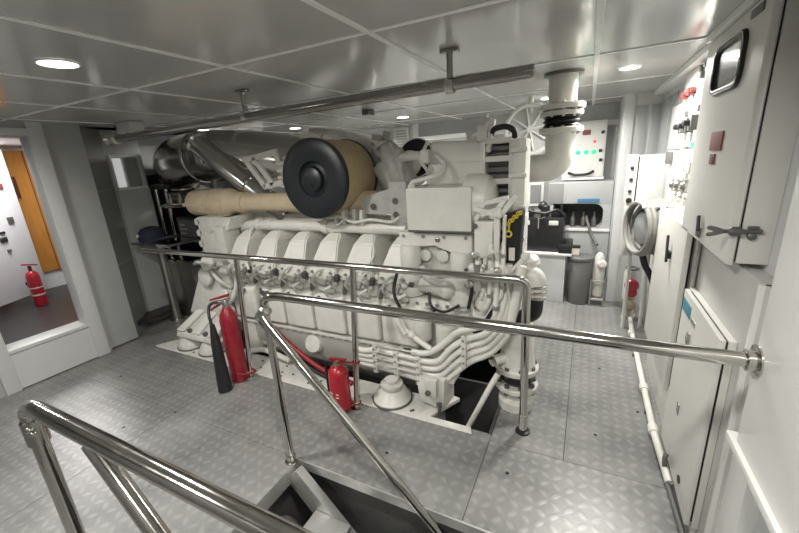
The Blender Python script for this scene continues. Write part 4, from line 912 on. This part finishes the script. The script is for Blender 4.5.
# bent hooks in the recess under the ledge
t = thing('recess_box','pale low box with bent rods in the recess under the ledge','box',(.57,1.25,0))
MB().box((.53,1.0,0),(.615,1.52,.22),.008).build('box_body','panel_white',t)
mb = MB(); mb.tube([(.55,1.50,.225),(.53,1.42,.27),(.55,1.34,.235),(.53,1.28,.27)],.008,8,.02); mb.tube([(.58,1.46,.225),(.56,1.38,.26),(.58,1.3,.235)],.008,8,.02); mb.each('hook','steel_dark',t)

# ------------------------------------------------------------------ exhaust riser with bellows and elbow
t = thing('vent_riser','large white pipe with flanges and black bellows dropping from the ceiling into an elbow','pipe',(-.19,3.0,1.7))
c0 = (-.192,3.0)
MB().cyl((*c0,2.04),(*c0,2.26),.093,n=32).build('upper_pipe','white_paint',t)
MB().lathe((*c0,2.232),(0,0,1),[(.125,0),(.125,.017)],32).build('ceiling_collar','steel_dark',t)
flange(t,(*c0,2.015),(0,0,1),.15,.035,10,.011,bm_='white_worn')
flange(t,(*c0,1.975),(0,0,1),.14,.03,10,.011,bm_='white_worn')
MB().lathe((*c0,1.895),(0,0,1),[(.10,0),(.122,.015),(.106,.030),(.124,.045),(.106,.06),(.122,.075),(.10,.09)],32).build('bellows','black_rubber',t)
flange(t,(*c0,1.862),(0,0,1),.145,.035,10,.011,bm_='white_worn')
MB().tube([(*c0,1.87),(*c0,1.63),(-.62,3.0,1.62)],.10,30,.20,step=12).build('elbow','white_paint',t)
MB().tube([(-.60,3.0,1.6),(-1.0,3.0,1.55)],.095,24).build('duct_end','white_worn',t)
# fan grille
t = thing('wheel_grille','round white grille with eight spokes behind the white ceiling pipe','grille',(-.53,4.0,1.95))
ctr = V((-.535,4.0,1.955)); an = V((.15,-1,.05)).normalized(); u_ = an.orthogonal().normalized(); w2 = an.cross(u_)
MB().ring(ctr,an,.225,.022,40,8).build('rim','trim_white',t)
mb = MB()
for i in range(8):
    a_ = math.pi*2*i/8+.2; mb.cyl(ctr,ctr+(u_*math.cos(a_)+w2*math.sin(a_))*.22,.010,n=8)
mb.each('spoke','trim_white',t); mb = MB(); mb.lathe(ctr,an,[(.03,-.01),(.03,.015)],16); mb.build('hub','trim_white',t)
MB().lathe(ctr-an*.02,an,[(.22,-.01),(.22,0)],40).build('mesh_screen','wall_light',t)
MB().cyl(ctr+V((0,.03,.15)),(-.535,4.05,ZC),.02,n=10).build('hanger','trim_white',t)

# ------------------------------------------------------------------ back of the room
t = thing('alarm_box','pale wall box with three green lights and one red light on the back wall','control box',(-.05,5.4,1.4))
MB().box((-.30,5.30,1.40),(.17,5.48,2.06),.012).build('case','cabinet_white',t)
f = MB().box((-.27,5.292,1.43),(.15,5.302,2.03),.006).build('front','panel_white',t)
for xx in (-.125,-.035,.05): MB().lathe((xx,5.292,1.70),(0,-1,0),[(.028,0),(.026,.012),(.0,.02)],14).build('green_light','led_green',f)
MB().lathe((.05,5.292,1.82),(0,-1,0),[(.018,0),(.016,.012),(0,.018)],14).build('red_light','led_red',f)
for xx,zz in ((-.21,1.70),(.12,1.71),(.13,1.92),(.13,1.60),(-.2,1.9)): MB().box((xx-.018,5.28,zz-.018),(xx+.018,5.294,zz+.018),.003).build('switch','black_paint',f)
MB().box((-.09,5.285,1.90),(-.0,5.294,1.96),.003).build('sign_plate','sign_red',f)
mb = MB(); mb.box((-.29,5.20,1.375),(.18,5.44,1.40),.004); mb.build('bottom_ledge','trim_white',t)
MB().tube([(-.22,5.29,1.46),(-.15,5.24,1.43),(.0,5.24,1.435),(.06,5.29,1.47)],.016,10,.05).build('handle','black_rubber',t)
t = thing('slot_console','grey console with a long dark rounded slot and a blue label at the back','console',(-.1,5.1,0))
pts = rrect(-.30,.21,.83,1.04,.10,0)
MB().box((-.42,5.05,1.10),(.285,5.45,1.36),.008).build('upper_body','wall_grey',t)
MB().box((-.42,5.05,.0),(.285,5.45,.79),.008).build('lower_body','wall_grey',t)
MB().box((-.42,5.30,.79),(.285,5.45,1.10)).build('slot_back','black_paint',t)
mb = MB(); mb.box((.20,5.05,.79),(.285,5.3,1.10)); mb.box((-.42,5.05,.79),(-.36,5.3,1.10)); mb.each('slot_side','wall_grey',t)
# rounded ends of the slot as corner fillets
mb = MB()
for (yy,zz,sy,sz) in ((.20,.79,-1,1),(.20,1.10,-1,-1)):
    r_ = .10; P = [(yy,5.05,zz)]
    for i in range(7):
        b = math.radians(90*i/6); P.append((yy+sy*(r_-r_*math.sin(b)),5.05,zz+sz*(r_-r_*math.cos(b))))
    mb.prism(P,(0,.25,0))
mb.each('slot_corner','wall_grey',t)
mb = MB(); mb.box((-.43,5.03,.765),(.285,5.06,.795),.005); mb.build('slot_trim','trim_white',t)
MB().box((-.09,5.042,1.115),(.15,5.052,1.16),.002).build('blue_label','blue_label',t)
mb = MB()
for i in range(4): mb.lathe((-.25+.12*i,5.2,.80),(0,0,1),[(.03,0),(.03,.1),(.015,.13),(.015,.18)],12)
mb.each('valve_stem','steel_dark',t)
MB().box((-.415,5.04,1.10),(-.25,5.052,1.35),.003).build('side_panel','wall_grey_dark',t)
t = thing('generator_set','black machine with hoses on a white bench at the back, right of the pouch','machine',(-.4,4.7,0))
MB().box((-.72,4.55,.61),(-.20,4.95,1.0),.015).build('casing','black_paint',t)
mb = MB(); mb.cyl((-.6,4.7,1.0),(-.6,4.7,1.09),.06,ch=.01); mb.cyl((-.42,4.7,1.0),(-.42,4.7,1.13),.05,ch=.01); mb.box((-.35,4.65,1.0),(-.25,4.8,1.06),.01); mb.sphere((-.45,4.72,1.12),.055); mb.cyl((-.24,4.65,.98),(-.24,4.65,1.14),.012,n=8)
mb.tube([(-.7,4.6,1.0),(-.6,4.56,1.08),(-.4,4.56,1.05),(-.28,4.6,1.1),(-.2,4.65,1.0)],.018,10,.05); mb.build('top_fittings','black_rubber',t)
for xx in (-.62,-.31): MB().box((xx-.05,4.54,.92),(xx+.05,4.552,.97),.003).build('pale_plate','label_pale',t)
mb = MB(); mb.cyl((-.47,4.53,.88),(-.47,4.53,1.02),.012,n=8); mb.cyl((-.47,4.53,1.0),(-.40,4.53,1.02),.012,n=8); mb.build('pipe_tee','stainless',t)
MB().box((-.24,4.5,.60),(-.10,4.9,.70),.01).build('tray_block','black_paint',t)
MB().box((-.78,4.48,.575),(-.10,5.0,.60),.004).build('bench_top','panel_white',t)
mb = MB(); mb.box((-.45,4.52,0),(-.16,4.95,.575),.006); mb.build('bench_cabinet','wall_light',t)
mb = MB(); mb.box((-.76,4.52,0),(-.72,4.56,.575)); mb.build('bench_leg','trim_white',t)
mb = MB(); mb.box((-.72,4.6,.38),(-.46,4.9,.42),.004); mb.build('bench_shelf','trim_white',t)
t = thing('lidded_bucket','dark grey lidded bucket on the floor at the back beside the bench','bucket',(-.01,4.6,0))
MB().lathe((-.0,4.6,0),(0,0,1),[(.115,0),(.12,.01),(.13,.50),(.12,.52)],28).build('bucket_body','grey_rubber',t)
mb = MB(); mb.lathe((-.0,4.6,.52),(0,0,1),[(.135,0),(.14,.01),(.14,.035),(.13,.045),(.06,.05)],28); mb.build('lid','grey_rubber',t)
t = thing('valve_box','small pale gauge with a dark top standing on the bucket lid','gauge',(-.07,4.6,.57))
MB().box((-.11,4.56,.571),(-.02,4.64,.66),.008).build('box_body','label_pale',t)
MB().box((-.115,4.555,.66),(-.015,4.645,.68),.004).build('lid','black_paint',t)
t = thing('filter_trolley','small white canister unit in a wire frame by the partition at the back','canister',(.19,4.55,0))
MB().lathe((.19,4.6,.10),(0,0,1),[(.05,0),(.06,.02),(.06,.40),(.05,.45),(.03,.50),(0,.52)],22).build('canister','white_worn',t)
mb = MB(); mb.lathe((.215,4.53,.50),(0,-1,0),[(.04,0),(.05,.02),(.03,.04)],16); mb.build('gauge','label_pale',t)
mb = MB()
for xx in (.12,.255):
    for yy in (4.50,4.67): mb.cyl((xx,yy,.0),(xx,yy,.32),.010,n=8)
for zz in (.08,.30): mb.tube([(.12,4.50,zz),(.255,4.5,zz),(.255,4.67,zz),(.12,4.67,zz),(.12,4.50,zz)],.010,8)
mb.box((.12,4.5,.07),(.255,4.67,.10)); mb.build('wire_frame','stainless_dull',t)
t = thing('grey_hose','dark grey hose hanging out of the console slot above the canister','hose',(.12,5.0,.8))
MB().tube([(.02,5.2,.93),(.04,5.0,.88),(.10,4.97,.72),(.16,4.85,.64)],.016,10,.08).build('tube','grey_rubber',t)
t = thing('instrument_plate','small framed grey plate on the back wall left of the console','plate',(-.62,5.44,1.2))
MB().box((-.72,5.44,1.02),(-.52,5.478,1.35),.006).build('plate_frame','trim_white',t)
MB().box((-.69,5.43,1.06),(-.55,5.441,1.31),.003).build('plate_face','wall_grey_dark',t)
t = thing('louvre_vent','small white louvred vent high on the back wall','vent',(-2.62,5.45,2.0))
MB().box((-2.75,5.46,1.80),(-2.50,5.50,2.22),.008).build('vent_frame','trim_white',t)
mb = MB()
for i in range(9): mb.box((-2.71,5.445,1.84+.04*i),(-2.54,5.462,1.86+.04*i))
mb.each('louvre','wall_grey',t)
t = thing('ceiling_sensor','small dark square plate under the ceiling above the air filter','sensor',(-2.04,3.5,ZC))
MB().box((-2.08,3.44,2.20),(-2.0,3.56,2.249),.005).build('plate','steel_dark',t)
t = thing('storage_cabinet','plain light cabinet against the back wall behind the engine','cabinet',(-3.0,5.2,0))
MB().box((-3.9,5.0,0),(-2.9,5.495,1.85),.01).build('body','wall_light',t)
for xx in (-3.88,-3.39):
    d_ = MB().box((xx,4.985,.05),(xx+.48,5.0,1.82),.004).build('door','wall_light',t)
    MB().cyl((xx+.42,4.97,.95),(xx+.42,4.97,1.1),.008,n=8).build('handle','stainless',d_)

# ------------------------------------------------------------------ lamps
GL = 'round ceiling downlights'
def downlight(x, y, r, W, lb, seen=True):
    t = thing('downlight',lb,'ceiling light',(x,y,ZC),GL)
    MB().lathe((x,y,ZC-.001),(0,0,-1),[(r+.010,0),(r+.009,.005),(r+.002,.006),(r+.002,.002)],32).build('lamp_ring','trim_white',t)
    MB().lathe((x,y,ZC-.001),(0,0,-1),[(r,0),(r,.004)],32).build('diffuser','lamp_glow',t)
    l = bpy.data.lights.new('downlight_lamp','AREA'); l.shape = 'DISK'; l.size = 2*r; l.energy = W; l.color = (1,.975,.93); l.spread = math.radians(165)
    o = bpy.data.objects.new('downlight_lamp',l); COL.objects.link(o); o.location = (x,y,ZC-.012)
K = 1.08
downlight(-2.13,.98,.07,25*K,'largest round ceiling light, above the doorway side at the upper left')
downlight(.205,3.16,.06,30*K,'small bright ceiling light near the lit switch board')
downlight(-2.09,4.42,.07,36*K,'ceiling light at the back beside the louvred vent')
downlight(-3.63,4.22,.07,16*K,'ceiling light over the shiny ducts, right of the hanging bracket')
downlight(-.41,4.27,.06,30*K,'ceiling light tucked left of the white pipe flange')
downlight(-4.30,3.30,.07,14*K,'ceiling light above the shiny duct elbow')
downlight(-.41,.55,.09,24*K,'unseen ceiling light added over the stair hatch, above the viewer')  # unseen lamp added overhead, strength set by overall brightness
downlight(.10,-.5,.09,13*K,'added fill light, unseen behind the viewer by the right wall')  # unseen lamp added to light the faces towards the viewer
downlight(-2.1,-.5,.09,19*K,'added fill light, unseen behind the viewer on the doorway side')  # unseen lamp added as front fill for the engine
downlight(-3.73,.80,.08,9*K,'added fill light just inside the doorway, unseen beyond the left edge')  # unseen lamp added to lift the left wall and floor
l = bpy.data.lights.new('corridor_lamp','AREA'); l.shape='RECTANGLE'; l.size=1.2; l.size_y=.5; l.energy=45; l.color=(1,.97,.95)
o = bpy.data.objects.new('corridor_lamp',l); COL.objects.link(o); o.location=(-6.2,2.0,2.24)

W = bpy.data.worlds.new('world'); S.world = W; W.use_nodes = True
W.node_tree.nodes['Background'].inputs[0].default_value = (.5,.5,.48,1); W.node_tree.nodes['Background'].inputs[1].default_value = .05
vs = S.view_settings; vs.view_transform = 'Standard'; vs.look = 'None'; vs.gamma = 1; vs.use_curve_mapping = False
vs.exposure = .02
